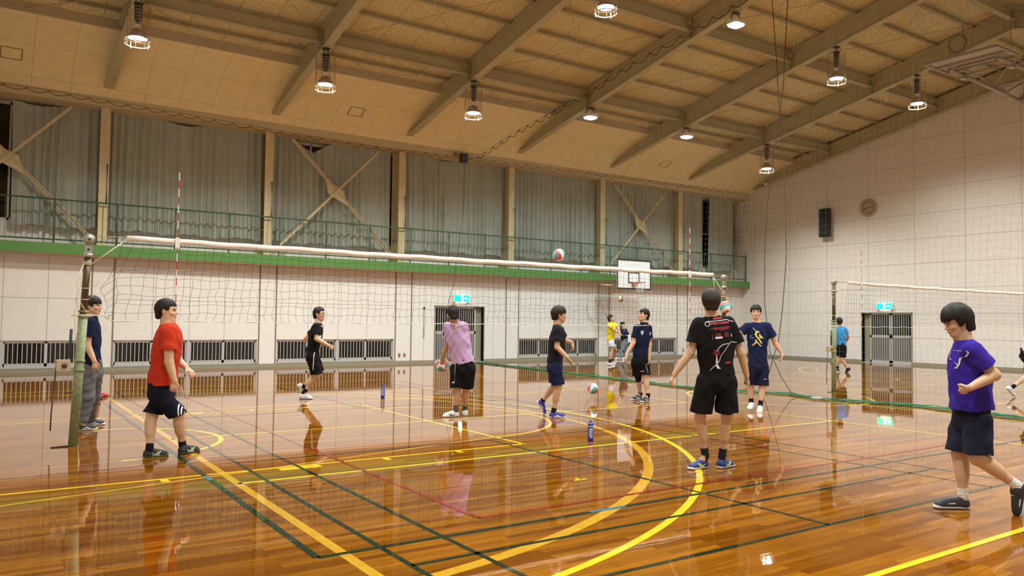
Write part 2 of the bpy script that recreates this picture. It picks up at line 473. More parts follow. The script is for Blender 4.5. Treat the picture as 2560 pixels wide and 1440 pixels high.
def lattice_door(name, P, along, inward, width, h, jamb_side):
    """P: corner on the floor, along: unit vector to the far corner, inward: into the wall"""
    P = Vector(P); along = Vector(along); inward = Vector(inward)
    def bx(mb, s0, s1, d0, d1, z0, z1, mi=0):
        c = [P+along*s+inward*d for s, d in ((s0, d0), (s1, d0), (s1, d1), (s0, d1))]
        vs = [Vector((p.x, p.y, z0)) for p in c] + [Vector((p.x, p.y, z1)) for p in c]
        mb.add(vs, [(0,3,2,1),(4,5,6,7),(0,1,5,4),(1,2,6,5),(2,3,7,6),(3,0,4,7)], mi)
    fr = MB()
    bx(fr, -.03, .0, -.015, .30, 0, h+.03); bx(fr, width, width+.03, -.015, .30, 0, h+.03); bx(fr, -.03, width+.03, -.015, .30, h, h+.03)
    d = fr.build(name, M_base, kind='structure')
    th = MB(); bx(th, 0, width, .0, .30, 0, .02); th.build('threshold', M_alu, d)
    j = .27
    a0, a1 = (0.02, width-j) if jamb_side == 1 else (j, width-.02)
    jb = MB()
    if jamb_side == 1: bx(jb, a1, width, .16, .28, 0, h)
    else: bx(jb, 0, a0, .16, .28, 0, h)
    jb.build('jamb_panel', M_base, d)
    mid = (a0+a1)/2
    for s0, s1 in ((a0, mid-.012), (mid+.012, a1)):
        lf = MB()
        bx(lf, s0, s0+.06, .10, .14, .02, h); bx(lf, s1-.06, s1, .10, .14, .02, h)
        for z0, z1 in ((.02, .11), (.98, 1.08), (h-.06, h)): bx(lf, s0, s1, .10, .14, z0, z1)
        L = lf.build('leaf', M_alu, d)
        g = MB(); bx(g, s0+.06, s1-.06, .118, .124, 1.08, h-.06); g.build('pane', M_glass, L)
        g = MB(); bx(g, s0+.06, s1-.06, .118, .124, .11, .98); g.build('lower_panel', M_frost, L)
        bs = MB(); nb = 8
        for q in range(1, nb):
            s = s0+.06 + (s1-s0-.12)*q/nb; bx(bs, s-.011, s+.011, .085, .10, .06, h-.03)
        bs.build('bars', M_alu, L)
        hd = MB(); hx = s1-.03 if s0 < mid-.1 else s0+.03
        if abs(s1-mid) < .05: hx = s1-.03
        bx(hd, hx-.012, hx+.012, .08, .10, .95, 1.12); hd.build('handle', M_darkgrey, L)
    bk = MB(); bx(bk, 0, width, .27, .30, 0, h); bk.build('backing', M_glass, d)
    return d
lattice_door('door_1', (DOOR1[0], YW, 0), (1,0,0), (0,1,0), DOOR1[1]-DOOR1[0], DOOR1[2], 1)
lattice_door('door_2', (X1, 7.40, 0), (0,-1,0), (1,0,0), 1.98, 1.92, 0)

# ------------------------------------------------------------------ far end wall (gable), its door opening, other walls
def ztop(y):
    y = abs(y)
    if y > 10.35: return 8.55 - (y-10.35)*.40
    return deck_z(y) + .05
def gable(name, xw, outward, mt, hole=None):
    g = MB()
    def piece(y0, y1, z0):
        ys = sorted(set([y0, y1] + [q for q in (-10.35, 0, 10.35) if y0 < q < y1]))
        poly = [(xw, y0, z0), (xw, y1, z0)] + [(xw, q, ztop(q)) for q in reversed(ys)]
        if outward > 0: poly = poly[::-1]
        g.prism(poly, (outward*.2, 0, 0))
    if hole:
        piece(-13.6, hole[0], 0); piece(hole[1], 13.75, 0); piece(hole[0], hole[1], hole[2])
        g.box((xw+.28, hole[0], 0), (xw+.32, hole[1], hole[2]))
    else: piece(-13.6, 13.75, 0)
    return g.build(name, mt, kind='structure')
gable('wall_far', X1, 1, M_wallfar, (5.42, 7.40, 1.92))
gable('wall_near', X0, -1, M_wallside)
w = MB(); w.box((X0, -13.5, 0), (X1, -13.25, 7.7)); w.build('wall_right', M_wallside, kind='structure')
bb = MB(); bb.box((X1-.02, -13.25, 0), (X1+.02, 5.39, .10)); bb.box((X1-.02, 7.43, 0), (X1+.02, YW-.02, .10))
bb.build('baseboard_far', M_base, kind='structure')

# ------------------------------------------------------------------ upper left wall behind the curtains
uw = MB()
uw.box((X0, 13.66, 3.3), (X1, 13.75, 3.92)); uw.box((X0, 13.66, 6.98), (X1, 13.75, 7.6)); uw.box((X0, 13.55, 3.05), (X1, 13.75, 3.35))
uw.build('wall_left_upper', M_wallside, kind='structure')
for i in range(7):
    a, b = RX[i]+.12, RX[i+1]-.12
    f = MB()
    for z0, z1 in ((3.92, 3.98), (5.40, 5.46), (6.92, 6.98)): f.box((a, 13.66, z0), (b, 13.72, z1))
    n = 6
    for j in range(n+1):
        xx = a + (b-a)*j/n; f.box((xx-.025, 13.66, 3.92), (xx+.025, 13.72, 6.98))
    w = f.build('window_%d' % (i+6), M_alu, kind='structure')
    g = MB(); g.box((a, 13.70, 3.95), (b, 13.71, 6.95)); g.build('pane', M_glass, w)

# ------------------------------------------------------------------ ceiling: deck, cove, rafters, purlins
ck = MB()
for sg in (1, -1):
    ck.add([(X0, sg*10.35, deck_z(10.35)), (X1, sg*10.35, deck_z(10.35)), (X1, 0, deck_z(0)), (X0, 0, deck_z(0))], [(0,1,2,3) if sg < 0 else (3,2,1,0)])
ceiling = ck.build('ceiling', M_deck, kind='structure')
for sg in (1, -1):
    cv = MB(); vs = []; fs = []
    pr = PROF
    for (y, z) in pr: vs += [(X0, sg*y, z), (X1, sg*y, z)]
    for i in range(len(pr)-1): fs.append((2*i, 2*i+1, 2*i+3, 2*i+2) if sg > 0 else (2*i, 2*i+2, 2*i+3, 2*i+1))
    cv.add(vs, fs, 0, True)
    cv.build('cove', M_cove, ceiling)
    fa = MB()
    fa.box((X0, min(sg*10.33, sg*10.41), 8.33), (X1, max(sg*10.33, sg*10.41), 8.62))
    fa.build('cove_fascia', mat('fascia_paint', (0.48, 0.41, 0.27), 0.7), ceiling)
    sf = MB()
    poly = [(X0, sg*12.71, 7.25), (X0, sg*12.80, 7.03), (X0, sg*13.70, 7.0), (X0, sg*13.70, 7.25)]
    if sg < 0: poly = poly[::-1]
    sf.prism(poly, (X1-X0, 0, 0))
    sf.build('cove_soffit', mat('soffit_paint', (0.50, 0.43, 0.26), 0.7), ceiling)
hatch_m = mat('hatch_frame', (0.26, 0.19, 0.10), 0.7)
def cove_at(y):
    for (y0, z0), (y1, z1) in zip(PROF, PROF[1:]):
        if y0 <= y <= y1: return z0 + (z1-z0)*(y-y0)/(y1-y0)
for n_h, hx in enumerate((-1.57, 7.29, 20.42)):
    h = MB(); a, b = hx-.22, hx+.22; y0, y1 = 11.78, 12.12
    z0, z1 = cove_at(y0)-.006, cove_at(y1)-.006
    h.bar((a, y0, z0), (b, y0, z0), .02, .012, mi=0); h.bar((a, y1, z1), (b, y1, z1), .02, .012)
    h.bar((a, y0, z0), (a, y1, z1), .02, .012); h.bar((b, y0, z0), (b, y1, z1), .02, .012)
    h.build('ceiling_hatch', hatch_m, ceiling)

def hbeam(mb, a, b, depth, width, tf=.02, tw=.012):
    """H section whose underside runs from a to b"""
    a = Vector(a); b = Vector(b); d = (b-a).normalized(); up = Vector((0,0,1)); s = d.cross(up).normalized(); u2 = s.cross(d).normalized()
    for off, hgt, wd in ((tf/2, tf, width), (depth-tf/2, tf, width), (depth/2, depth-2*tf, tw)):
        mb.bar(a+u2*off, b+u2*off, wd, hgt, up=u2)
for i, rx in enumerate(RX):
    rb = MB()
    rxx = rx if i else rx+.12
    ye = 12.95 if i < 7 else 12.95
    for sg in (1, -1):
        hbeam(rb, (rxx, sg*ye, raf_z(ye)), (rxx, 0, raf_z(0)), .55, .22)
        for yn in (8.7, 4.35, .02):
            z = raf_z(yn)
            for sx in (-1, 1):
                xs = rxx + sx*.06
                rb.box((xs-.055, sg*yn-.012, z+.02), (xs+.055, sg*yn+.012, z+.53))
                # gusset with pin that takes the tie rods
                rb.prism([(rxx+sx*.01, sg*yn-.10, z+.42), (rxx+sx*.01, sg*yn+.14, z+.50), (rxx+sx*.14, sg*yn, z+.34)] if sx*sg > 0 else [(rxx+sx*.01, sg*yn+.14, z+.50), (rxx+sx*.01, sg*yn-.10, z+.42), (rxx+sx*.14, sg*yn, z+.34)], (0, 0, .012))
    rb.build('roof_beam', M_steel, kind='structure')
for yn in (8.7, 4.35, 0.0, -4.35, -8.7):
    pb = MB(); z = raf_z(yn)+.24
    hbeam(pb, (X0, yn, z), (X1, yn, z), .29, .16, .016, .01)
    pb.build('ridge_beam' if yn == 0 else 'purlin_beam', M_steel, kind='structure')
for yn in (9.78, 8.7, 7.6, 6.52, 5.43, 4.35, 3.27, 2.17, 1.09, -1.09, -2.17, -3.27, -4.35, -5.43, -6.52, -7.6, -8.7, -9.78):
    pl = MB(); z = raf_z(yn)+.555
    pl.box((X0, yn-.035, z), (X1, yn+.035, z+.012)); pl.box((X0, yn+.023, z), (X1, yn+.035, z+.11))
    pl.build('purlin', M_steel, kind='structure')
for i in range(7):
    tr = MB(); a, b = RX[i]+.1, RX[i+1]-.1
    for (ya, yb) in ((8.7, 4.35), (4.35, 0), (0, -4.35), (-4.35, -8.7), (8.7, 10.35), (-8.7, -10.35)):
        za, zb = raf_z(ya)+.36, raf_z(yb)+.36
        if abs(ya) == 8.7 and abs(yb) > 10:
            m_ = (a+b)/2
            tr.tube([(a, ya, za), (m_-.1, yb, 8.42)], .011, 5); tr.tube([(b, ya, za), (m_+.1, yb, 8.42)], .011, 5)
        else:
            tr.tube([(a, ya, za), (b, yb, zb)], .011, 5); tr.tube([(a, yb, zb), (b, ya, za)], .011, 5)
            for q, (yy, zz), dx in ((a, (ya, za), 1), (b, (ya, za), -1)):
                P0_ = Vector((q, yy, zz)); P1_ = Vector((b if dx > 0 else a, yb, zb)); d = (P1_-P0_).normalized()
                tr.tube([P0_, P0_+d*.28], .022, 6)
    tr.build('roof_tie_rods', mat('tie_rod_paint', (0.5, 0.40, 0.22), 0.5), kind='structure')

# ------------------------------------------------------------------ columns, gallery ledge
for i in range(7):
    rx = RX[i]
    if i == 0: rx += .15
    cb = MB(); z0, z1 = 3.31, 7.1
    cb.box((rx-.12, 12.98, z0), (rx+.12, 13.0, z1)); cb.box((rx-.12, 13.50, z0), (rx+.12, 13.52, z1)); cb.box((rx-.008, 13.0, z0), (rx+.008, 13.5, z1))
    cb.box((rx-.12, 13.0, 4.10), (rx+.12, 13.5, 4.115))
    c = cb.build('wall_column', M_column, kind='structure')
lg = MB(); lg.box((X0, 12.84, 3.035), (X1, 13.66, 3.075), 1); lg.box((X0, 12.86, 3.075), (X1, 13.66, 3.315), 2); lg.box((X0, 12.82, 3.06), (X1, 12.86, 3.33), 0)
lg.box((X0, 12.83, 3.025), (X1, 12.90, 3.06), 3)
lg.build('gallery_ledge', [M_green, mat('ledge_underside', (0.42, 0.31, 0.20), 0.8), mat('gallery_floor', (0.45, 0.43, 0.36), 0.8), mat('ledge_brown_edge', (0.28, 0.17, 0.08), 0.6)], kind='structure')
# ------------------------------------------------------------------ lamps
M_bulb = mat('lamp_glow', (1, 1, 1), 0.4, emit=(1.0, 0.90, 0.78), emit_s=22)
M_bulbcool = mat('cool_lamp_glow', (1, 1, 1), 0.4, emit=(0.82, 0.93, 1.0), emit_s=22)
M_led = mat('led_glow', (1, 1, 1), 0.4, emit=(0.62, 0.82, 1.0), emit_s=20)
M_unlit = mat('unlit_bulb', (0.35, 0.34, 0.32), 0.2)
M_reflector = mat('lamp_reflector', (0.45, 0.40, 0.38), 0.3, metal=0.7)
M_cage = mat('lamp_cage_wire', (0.42, 0.33, 0.2), 0.5)
M_cagelit = mat('lit_cage_ring', (0.85, 0.80, 0.72), 0.5)  # ring of lit lamps only: lamp glow put into a paler colour
M_socketlit = mat('lit_socket', (0.9, 0.88, 0.84), 0.4)  # bright socket of lit lamps, glow painted in; the unlit one is dark

def spot(parent, z, power, col, size=150):
    ld = bpy.data.lights.new('lamp_light', 'SPOT')
    ld.energy = power; ld.color = col; ld.spot_size = math.radians(size); ld.spot_blend = 0.75; ld.shadow_soft_size = 0.13
    o = bpy.data.objects.new('lamp_light', ld); COL.objects.link(o); o.parent = parent; o.location = (0, 0, z)
    return o
def uplight(parent, z):
    # light that leaks out of the open neck between socket and reflector
    ld = bpy.data.lights.new('neck_light', 'POINT'); ld.energy = LAMP_POWER*.035; ld.color = LAMP_COLOUR; ld.shadow_soft_size = .04
    o = bpy.data.objects.new('neck_light', ld); COL.objects.link(o); o.parent = parent; o.location = (0, 0, z)
def caged_lamp(x, y, lit=True, bulb=None):
    zt = raf_z(y)
    r = empty('caged_lamp', (x, y, zt-1.09))
    T = lambda mb, nm, mt, par=r, **k: mb.build(nm, mt, par, **k)
    br = MB(); br.box((x-.08, y-.06, zt-.03), (x+.08, y+.06, zt)); br.tube([(x-.05, y, zt-.03), (x-.05, y, zt-.14)], .012, 6); br.tube([(x+.05, y, zt-.03), (x+.05, y, zt-.14)], .012, 6)
    br.box((x-.09, y-.07, zt-.17), (x+.09, y+.07, zt-.14)); T(br, 'bracket', M_darkgrey)
    ba = MB(); ba.lathe((x, y, zt), [(.05, -.17), (.085, -.19), (.085, -.30), (.075, -.31), (.075, -.52), (.05, -.56), (.03, -.60)], 16); T(ba, 'ballast', M_darkgrey)
    so = MB(); so.lathe((x, y, zt), [(.03, -.60), (.065, -.62), (.065, -.67), (.05, -.72)], 14); T(so, 'socket', M_socketlit if lit else M_darkgrey)
    rf = MB(); rf.lathe((x, y, zt), [(.05, -.70), (.10, -.73), (.15, -.80), (.185, -.88), (.20, -.93), (.196, -.93), (.145, -.80), (.09, -.735), (.045, -.71)], 28); T(rf, 'reflector', M_reflector)
    bl = MB(); bl.lathe((x, y, zt), [(.0, -.84), (.12, -.85), (.185, -.915), (.15, -.945), (.08, -.96), (0, -.965)], 24); T(bl, 'bulb', (bulb or M_bulb) if lit else M_unlit)
    cg = MB()
    for k in range(8):
        a = 2*math.pi*k/8; cx, cy = x+.25*math.cos(a), y+.25*math.sin(a)
        cg.tube([(cx, cy, zt-.22), (cx, cy, zt-1.03)], .006, 5)
    for k in range(11):
        z = zt-.22-k*.072
        cg.tube([(x+.25*math.cos(2*math.pi*j/20), y+.25*math.sin(2*math.pi*j/20), z) for j in range(20)], .005, 4, closed=True)
    T(cg, 'cage', M_cage)
    rg = MB(); rg.tube([(x+.255*math.cos(2*math.pi*j/28), y+.255*math.sin(2*math.pi*j/28), zt-1.05) for j in range(28)], .013, 6, closed=True)
    for k in range(4):
        a = 2*math.pi*k/4+.4; cx, cy = x+.255*math.cos(a), y+.255*math.sin(a); rg.tube([(cx, cy, zt-1.09), (cx, cy, zt-.95)], .011, 5)
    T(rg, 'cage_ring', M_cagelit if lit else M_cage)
    cb = MB(); cb.tube([(x+.06, y, zt-.16), (x+.16, y+.02, zt-.12), (x+.20, y, zt-.02), (x+.12, y, zt+.03)], .008, 5); T(cb, 'cable', M_darkgrey)
    if lit: uplight(r, .40)
    if lit: spot(r, .10, LAMP_POWER, LAMP_COLOUR if bulb is None else (0.92, 0.93, 0.95))
    return r
def led_lamp(x, y):
    zt = raf_z(y)-.03
    r = empty('flood_lamp', (x, y, zt-.36))
    br = MB(); br.box((x-.12, y-.05, zt-.02), (x+.12, y+.05, zt)); br.tube([(x-.1, y, zt-.02), (x-.17, y, zt-.12), (x-.17, y, zt-.24)], .012, 6); br.tube([(x+.1, y, zt-.02), (x+.17, y, zt-.12), (x+.17, y, zt-.24)], .012, 6); br.build('bracket', M_darkgrey, r)
    hs = MB(); hs.prism([(x-.20, y-.12, zt-.30), (x-.12, y-.18, zt-.30), (x+.12, y-.18, zt-.30), (x+.20, y-.12, zt-.30), (x+.20, y+.12, zt-.30), (x+.12, y+.18, zt-.30), (x-.12, y+.18, zt-.30), (x-.20, y+.12, zt-.30)], (0, 0, .09)); 
    for k in range(5): hs.box((x-.14+k*.06, y-.12, zt-.21), (x-.13+k*.06, y+.12, zt-.17))
    hs.build('housing', M_white, r)
    ln = MB(); ln.prism([(x-.17, y-.10, zt-.335), (x-.10, y-.155, zt-.335), (x+.10, y-.155, zt-.335), (x+.17, y-.10, zt-.335), (x+.17, y+.10, zt-.335), (x+.10, y+.155, zt-.335), (x-.10, y+.155, zt-.335), (x-.17, y+.10, zt-.335)], (0, 0, .035)); ln.build('lens', M_led, r)
    spot(r, .0, LED_POWER, LED_COLOUR)
    return r
LAMPS = {
 (1, 8.0): ('c', 'lit caged high bay lamp nearest the left edge of the ceiling'),
 (2, 8.47): ('c', 'lit caged lamp on the second roof beam from the left'),
 (3, 8.52): ('c', 'lit caged lamp hanging above the green exit sign over the barred door'),
 (4, 8.6): ('l', 'bluish white flood lamp on the fourth roof beam, nearer the curtains'),
 (5, 8.6): ('l', 'bluish white flood lamp on the fifth roof beam'),
 (6, 8.6): ('c', 'lit caged lamp farthest off, just above the yellow ball stuck at the ceiling edge'),
 (3, 2.85): ('w', 'very bright caged lamp cut by the top edge of the photo near its middle'),
 (4, 2.85): ('l', 'bluish white flood lamp highest in the photo on the fourth roof beam'),
 (5, 2.85): ('w', 'lit caged lamp on the fifth roof beam in the second row from the curtains'),
 (6, 2.85): ('c', 'lit caged lamp beside the folded basketball goal under the roof'),
}
row = {}
first = None
for (i, y), (k, lab) in LAMPS.items():
    if k == 'l': o = led_lamp(RX[i], y)
    else: o = caged_lamp(RX[i], y, True, M_bulbcool if k == 'w' else None)
    tag(o, lab, 'ceiling lamp', 'flood lamps under the roof beams' if k == 'l' else 'caged lamps under the roof beams')
    if first is None: first = o
# the lamps of the same grid that hang outside the frame
hidden_spots = [(1, 2.85), (2, 2.85)] + [(i, y) for y in (-2.85, -8.6) for i in (1, 2, 3, 4, 5, 6) if (i, y) != (4, -2.85)]
for (i, y) in hidden_spots:
    o = copy_tree(first); o.location = (RX[i], y, raf_z(y)-1.09)
    tag(o, 'caged lamp outside the picture, %s roof beam, %s' % (('', 'first', 'second', 'third', 'fourth', 'fifth', 'sixth')[i], {2.85: 'second row from the curtains', -2.85: 'third row from the curtains', -8.6: 'row farthest from the curtains'}[y]), 'ceiling lamp', 'caged lamps outside the picture')
o = caged_lamp(RX[4], -2.40, False)
tag(o, 'unlit caged lamp cut by the top edge of the photo at the far right', 'ceiling lamp', 'caged lamps under the roof beams')

# ------------------------------------------------------------------ gallery railing and its posts
r = empty('gallery_railing', ((X0+X1)/2, 12.62, 3.31), 'long green steel railing along the edge of the upper gallery', 'railing')
m_ = MB(); m_.tube([(X0, 12.85, 4.455), (26.42, 12.85, 4.455)], .021, 8); m_.build('handrail', M_rail, r)
m_ = MB(); m_.tube([(X0, 12.85, 3.42), (26.42, 12.85, 3.42)], .019, 8); m_.build('bottom_rail', M_rail, r)
x = X0+.2
while x < 26.5:
    m_ = MB(); m_.tube([(x, 12.85, 3.32), (x, 12.85, 4.455)], .019, 8); m_.build('post', M_rail, r); x += 1.45
m_ = MB(); m_.tube([(26.42, 12.85, 3.32), (26.42, 12.85, 4.52)], .028, 8); m_.build('end_post', M_rail, r)
m_ = MB(); x = X0+.1
while x < 26.4:
    m_.tube([(x, 12.85, 3.42), (x, 12.85, 4.44)], .0065, 5, caps=False); x += .121
bal = m_.build('balusters', M_rail, r, kind='stuff')
wb = ['at the left edge of the photo', 'left of the red and white net rod', 'left of the sagging curtain with a gap', 'above the barred exit door', 'left of the basketball board', 'nearest the far corner']
for n_, i in enumerate(range(1, 7)):
    rx = RX[i]
    m_ = MB(); m_.tube([(rx+.06, 13.10, 5.50), (rx+.06, 12.85, 5.50), (rx+.06, 12.85, 4.46)], .017, 8)
    labs = ['green pipe stay on the gallery column nearest the left edge', 'green pipe stay on the column left of the wide crossed brace', 'green pipe stay on the column right of the wide crossed brace', 'green pipe stay on the column behind the floating ball', 'green pipe stay on the column left of the far crossed brace', 'green pipe stay on the last column before the far corner']
    m_.build('pipe_stay', M_rail, None, labs[n_], 'pipe', 'pipe stays of the gallery railing')

# ------------------------------------------------------------------ crossed braces
def brace(x0, x1, lab):
    xm = (x0+x1)/2
    r = empty('cross_brace', (xm, 13.06, 3.4), lab, 'brace', 'crossed steel braces on the gallery wall')
    a = MB(); a.bar((x0+.70, 13.07, 6.97), (x1-.15, 13.07, 3.45), .02, .09, up=(0,1,0)); a.bar((x0+.70, 13.09, 6.93), (x1-.15, 13.09, 3.41), .07, .012, up=(0,1,0)); a.build('diagonal', M_column, r)
    a = MB(); a.bar((x1-.80, 13.04, 6.97), (x0+.15, 13.04, 3.45), .02, .09, up=(0,1,0)); a.bar((x1-.80, 13.02, 6.93), (x0+.15, 13.02, 3.41), .07, .012, up=(0,1,0)); a.build('diagonal', M_column, r)
    xc = xm-.05; zc = 5.42
    g = MB(); g.prism([(xc-.36, 13.058, zc+.42), (xc-.05, 13.058, zc+.22), (xc+.22, 13.058, zc+.10), (xc+.38, 13.058, zc-.36), (xc+.02, 13.058, zc-.20), (xc-.26, 13.058, zc-.05)], (0, .01, 0)); g.build('gusset', M_column, r)
brace(RX[0], RX[1], 'crossed steel brace cut by the left edge of the photo')
brace(RX[2], RX[3], 'wide crossed steel brace over the sagging curtain')
brace(RX[5], RX[6], 'crossed steel brace above the basketball board')

# ------------------------------------------------------------------ curtains
def curtain(x0, x1, zt, zb, lab, seed, sag=None):
    rg = np.random.default_rng(seed)
    n = int((x1-x0)/.016); zs = np.concatenate([np.linspace(zt, zt-.4, 4), np.linspace(zt-.8, zb+.5, 9), [zb+.25, zb+.1, zb+.03, zb]])
    xs = np.linspace(x0, x1, n)
    ph = np.cumsum(rg.uniform(.5, 1.6, n)) * .016 * 2*math.pi/.21
    amp = .050 + .035*np.interp(xs, np.linspace(x0, x1, 9), rg.uniform(-1, 1, 9))
    fine = np.interp(xs, np.linspace(x0, x1, n//6), rg.uniform(-.03, .03, n//6))
    vs = []; fs = []
    for zi, z in enumerate(zs):
        t = (zt-z)/(zt-zb)
        for j, xx in enumerate(xs):
            w = (.55+.45*t)
            y = 13.38 + w*amp[j]*math.sin(ph[j] + .5*math.sin(2.2*t+seed)) + fine[j]
            zz = z
            if sag is not None:
                c, wd, dp = sag
                d_ = abs(xx-c)/wd
                if d_ < 1:
                    zz = z - dp*(1-d_)*math.exp(-t*7)
                    y += -.07*math.cos(d_*math.pi*2.2)*math.exp(-((t-.25)/.3)**2)*(1-d_) + .03*math.sin((xx-c)*18*(1-.7*t)+ t*5)*(1-d_)
            if zi >= len(zs)-4: zz += .03*math.sin(xx*4.7+seed) + .018*math.sin(xx*17)
            vs.append((xx + .05*t*math.sin(xx*3+seed), y, zz))
    for i in range(len(zs)-1):
        for j in range(n-1): a = i*n+j; fs.append((a, a+1, a+n+1, a+n))
    mb = MB(); mb.add(vs, fs, 0, True)
    mb.build('curtain', M_curtain, None, lab, 'curtain', 'long curtains behind the gallery')
CU = [(RX[0]+.3, -1.75, 'strip of grey curtain left of the dark window gap at the left edge', None), (-1.47, RX[1]-.10, 'grey curtain beside the dark window gap at the left edge', (-.9, .7, .12)), (RX[1]+.13, RX[2]-.10, 'grey curtain behind the near red and white net rod', (2.7, .6, .10)),
      (RX[2]+.13, RX[3]-.22, 'grey curtain sagging open at its top behind the wide crossed brace', (6.45, .62, .38)), (RX[3]+.13, RX[4]-.10, 'grey curtain above the near barred exit door', (11.2, .5, .06)), (RX[4]+.13, RX[5]-.10, 'pale curtain behind the ball in the air', None),
      (RX[5]+.13, RX[6]-.10, 'pale curtain behind the crossed brace above the basketball board', None), (RX[6]+.13, 24.15, 'pale curtain left of the narrow dark gap near the far corner', None), (24.62, 26.2, 'pale curtain right of the narrow dark gap near the far corner', None)]
for n_, (a, b, lab, sg_) in enumerate(CU): curtain(a, b, 7.02, 3.80, lab, 11+n_, sg_)

# ------------------------------------------------------------------ signs, clock, loudspeaker, small wall things
def text_mesh(txt, size, extrude=0.0, spacing=1.0, bold=0.0, shear=0.0):
    cu = bpy.data.curves.new('t', 'FONT'); cu.body = txt; cu.size = size; cu.extrude = extrude; cu.align_x = 'CENTER'; cu.align_y = 'CENTER'; cu.space_character = spacing; cu.offset = bold; cu.shear = shear; cu.resolution_u = 3
    ob = bpy.data.objects.new('t', cu); COL.objects.link(ob)
    dg = bpy.context.evaluated_depsgraph_get(); dg.update()
    me = ob.evaluated_get(dg).to_mesh()
    vs = [v.co.copy() for v in me.vertices]; fs = [tuple(p.vertices) for p in me.polygons]
    ob.evaluated_get(dg).to_mesh_clear()
    bpy.data.objects.remove(ob); bpy.data.curves.remove(cu)
    return vs, fs
def flat_text(mb, txt, size, c, S, U, **k):
    vs, fs = text_mesh(txt, size, **k); c = Vector(c); S = Vector(S); U = Vector(U); N = S.cross(U)
    mb.add([c + S*v.x + U*v.y + N*v.z for v in vs], fs)

def exit_sign(c, S, N, lab):
    """c: centre on the wall, S: to the viewer's right, N: out of the wall"""
    c = Vector(c); S = Vector(S); N = Vector(N); U = Vector((0,0,1))
    r = empty('exit_sign', c - U*.14, lab, 'exit sign', 'lit green exit signs')
    def bx(mb, s0, s1, u0, u1, d0, d1, mi=0):
        vs = [c+S*s+U*u+N*d for d in (d0, d1) for s, u in ((s0,u0),(s1,u0),(s1,u1),(s0,u1))]
        mb.add(vs, [(0,3,2,1),(4,5,6,7),(0,1,5,4),(1,2,6,5),(2,3,7,6),(3,0,4,7)], mi)
    h = MB(); bx(h, -.33, .33, -.13, .13, 0, .09); h.build('housing', M_white, r)
    f = MB(); bx(f, -.30, .30, -.105, .105, .09, .095); f.build('face', mat('exit_green', (0.0, .5, .3), .4, emit=(0.0, 0.85, 0.42), emit_s=1.5), r)
    p = MB(); W = .0965
    def q(pts): p.add([c+S*a+U*b+N*W for a, b in pts], [tuple(range(len(pts)))])
    q([(-.055, -.10), (.055, -.10), (.055, .10), (-.055, .10)])
    q([(.09, -.02), (.19, -.02), (.19, .02), (.09, .02)]); q([(.19, -.05), (.25, 0), (.19, .05)])
    p.build('pictogram', mat('exit_white', (.8, .9, .85), .4, emit=(0.85, 1.0, 0.95), emit_s=1.8), r)
    g = MB(); W = .098
    def q2(pts): g.add([c+S*a+U*b+N*W for a, b in pts], [tuple(range(len(pts)))])
    cx, cy = -.005, .055; g.add([c+S*(cx+.016*math.cos(k*math.pi/6))+U*(cy+.016*math.sin(k*math.pi/6))+N*W for k in range(12)], [tuple(range(12))])
    q2([(-.02, .035), (.01, .035), (.0, -.015), (-.025, -.01)]); q2([(-.025, -.01), (0, -.015), (-.03, -.075), (-.045, -.07)]); q2([(-.01, -.01), (.01, -.015), (.035, -.055), (.02, -.06)]); q2([(-.02, .03), (-.045, .0), (-.035, -.005), (-.01, .02)])
    g.build('running_figure', mat('exit_figure', (0.0, .35, .2), .4), r)
    l = MB(); bx(l, -.20, .20, -.165, -.13, .02, .07); l.build('under_light', mat('exit_under', (.9, .95, .8), .4, emit=(.9, 1.0, .8), emit_s=1.2), r)
exit_sign((11.83, YW, 2.22), (1,0,0), (0,-1,0), 'lit green exit sign above the barred door in the curtain wall')
exit_sign((X1, 6.44, 2.19), (0,-1,0), (-1,0,0), 'lit green exit sign above the barred double door in the far wall')

def wall_box(name, c, S, N, w, h, d, mt, lab, cat, group=None):
    pass
# clock on the far wall
c = Vector((X1, 7.09, 6.05)); S = Vector((0,-1,0)); N = Vector((-1,0,0)); U = Vector((0,0,1))
r = empty('wall_clock', c-U*.36, 'round cream wall clock high on the far wall reading about a quarter past eight', 'clock')
b_ = MB(); b_.lathe(c, [(.0, 0), (.36, 0), (.36, -.05), (.33, -.07), (.30, -.075), (.295, -.055)], 40, axis='x'); b_.build('case', mat('clock_case', (.42, .34, .22), .5), r)
b_ = MB(); b_.lathe(c, [(.295, -.05), (.0, -.055)], 40, axis='x'); b_.build('face', mat('clock_face', (.72, .66, .52), .5), r)
b_ = MB()
for k in range(1, 13):
    a = math.radians(90-30*k); flat_text(b_, str(k), .095, c+N*.062+S*(.225*math.cos(a))+U*(.225*math.sin(a)), S, U, bold=.003)
b_.build('numerals', M_black, r)
for nm, ang, ln, wd in (('hour_hand', 8+14/60, .16, .022), ('minute_hand', 14/5, .24, .015)):
    a = math.radians(90-30*ang); d = S*math.cos(a)+U*math.sin(a); h = MB(); h.bar(c+N*.066-d*.03, c+N*.066+d*ln, wd, .006, up=N); h.build(nm, M_black, r)
# loudspeaker
r = empty('loudspeaker', (26.42, 8.87, 5.0), 'tall black column loudspeaker on the far wall left of the clock', 'loudspeaker')
b_ = MB(); b_.prism([(26.30, 8.60, 5.03), (26.30, 9.06, 5.03), (26.50, 9.12, 5.03), (26.50, 8.62, 5.03)], (0, 0, 1.15)); b_.build('cabinet', M_black, r, bevel=.01)
b_ = MB(); b_.box((26.285, 8.63, 5.08), (26.30, 9.03, 6.13)); b_.build('grille', mat('speaker_grille', (.02, .02, .022), .8), r)
b_ = MB(); b_.box((26.50, 8.75, 5.3), (26.66, 8.95, 5.4)); b_.box((26.50, 8.75, 5.8), (26.66, 8.95, 5.9)); b_.build('bracket', M_darkgrey, r)
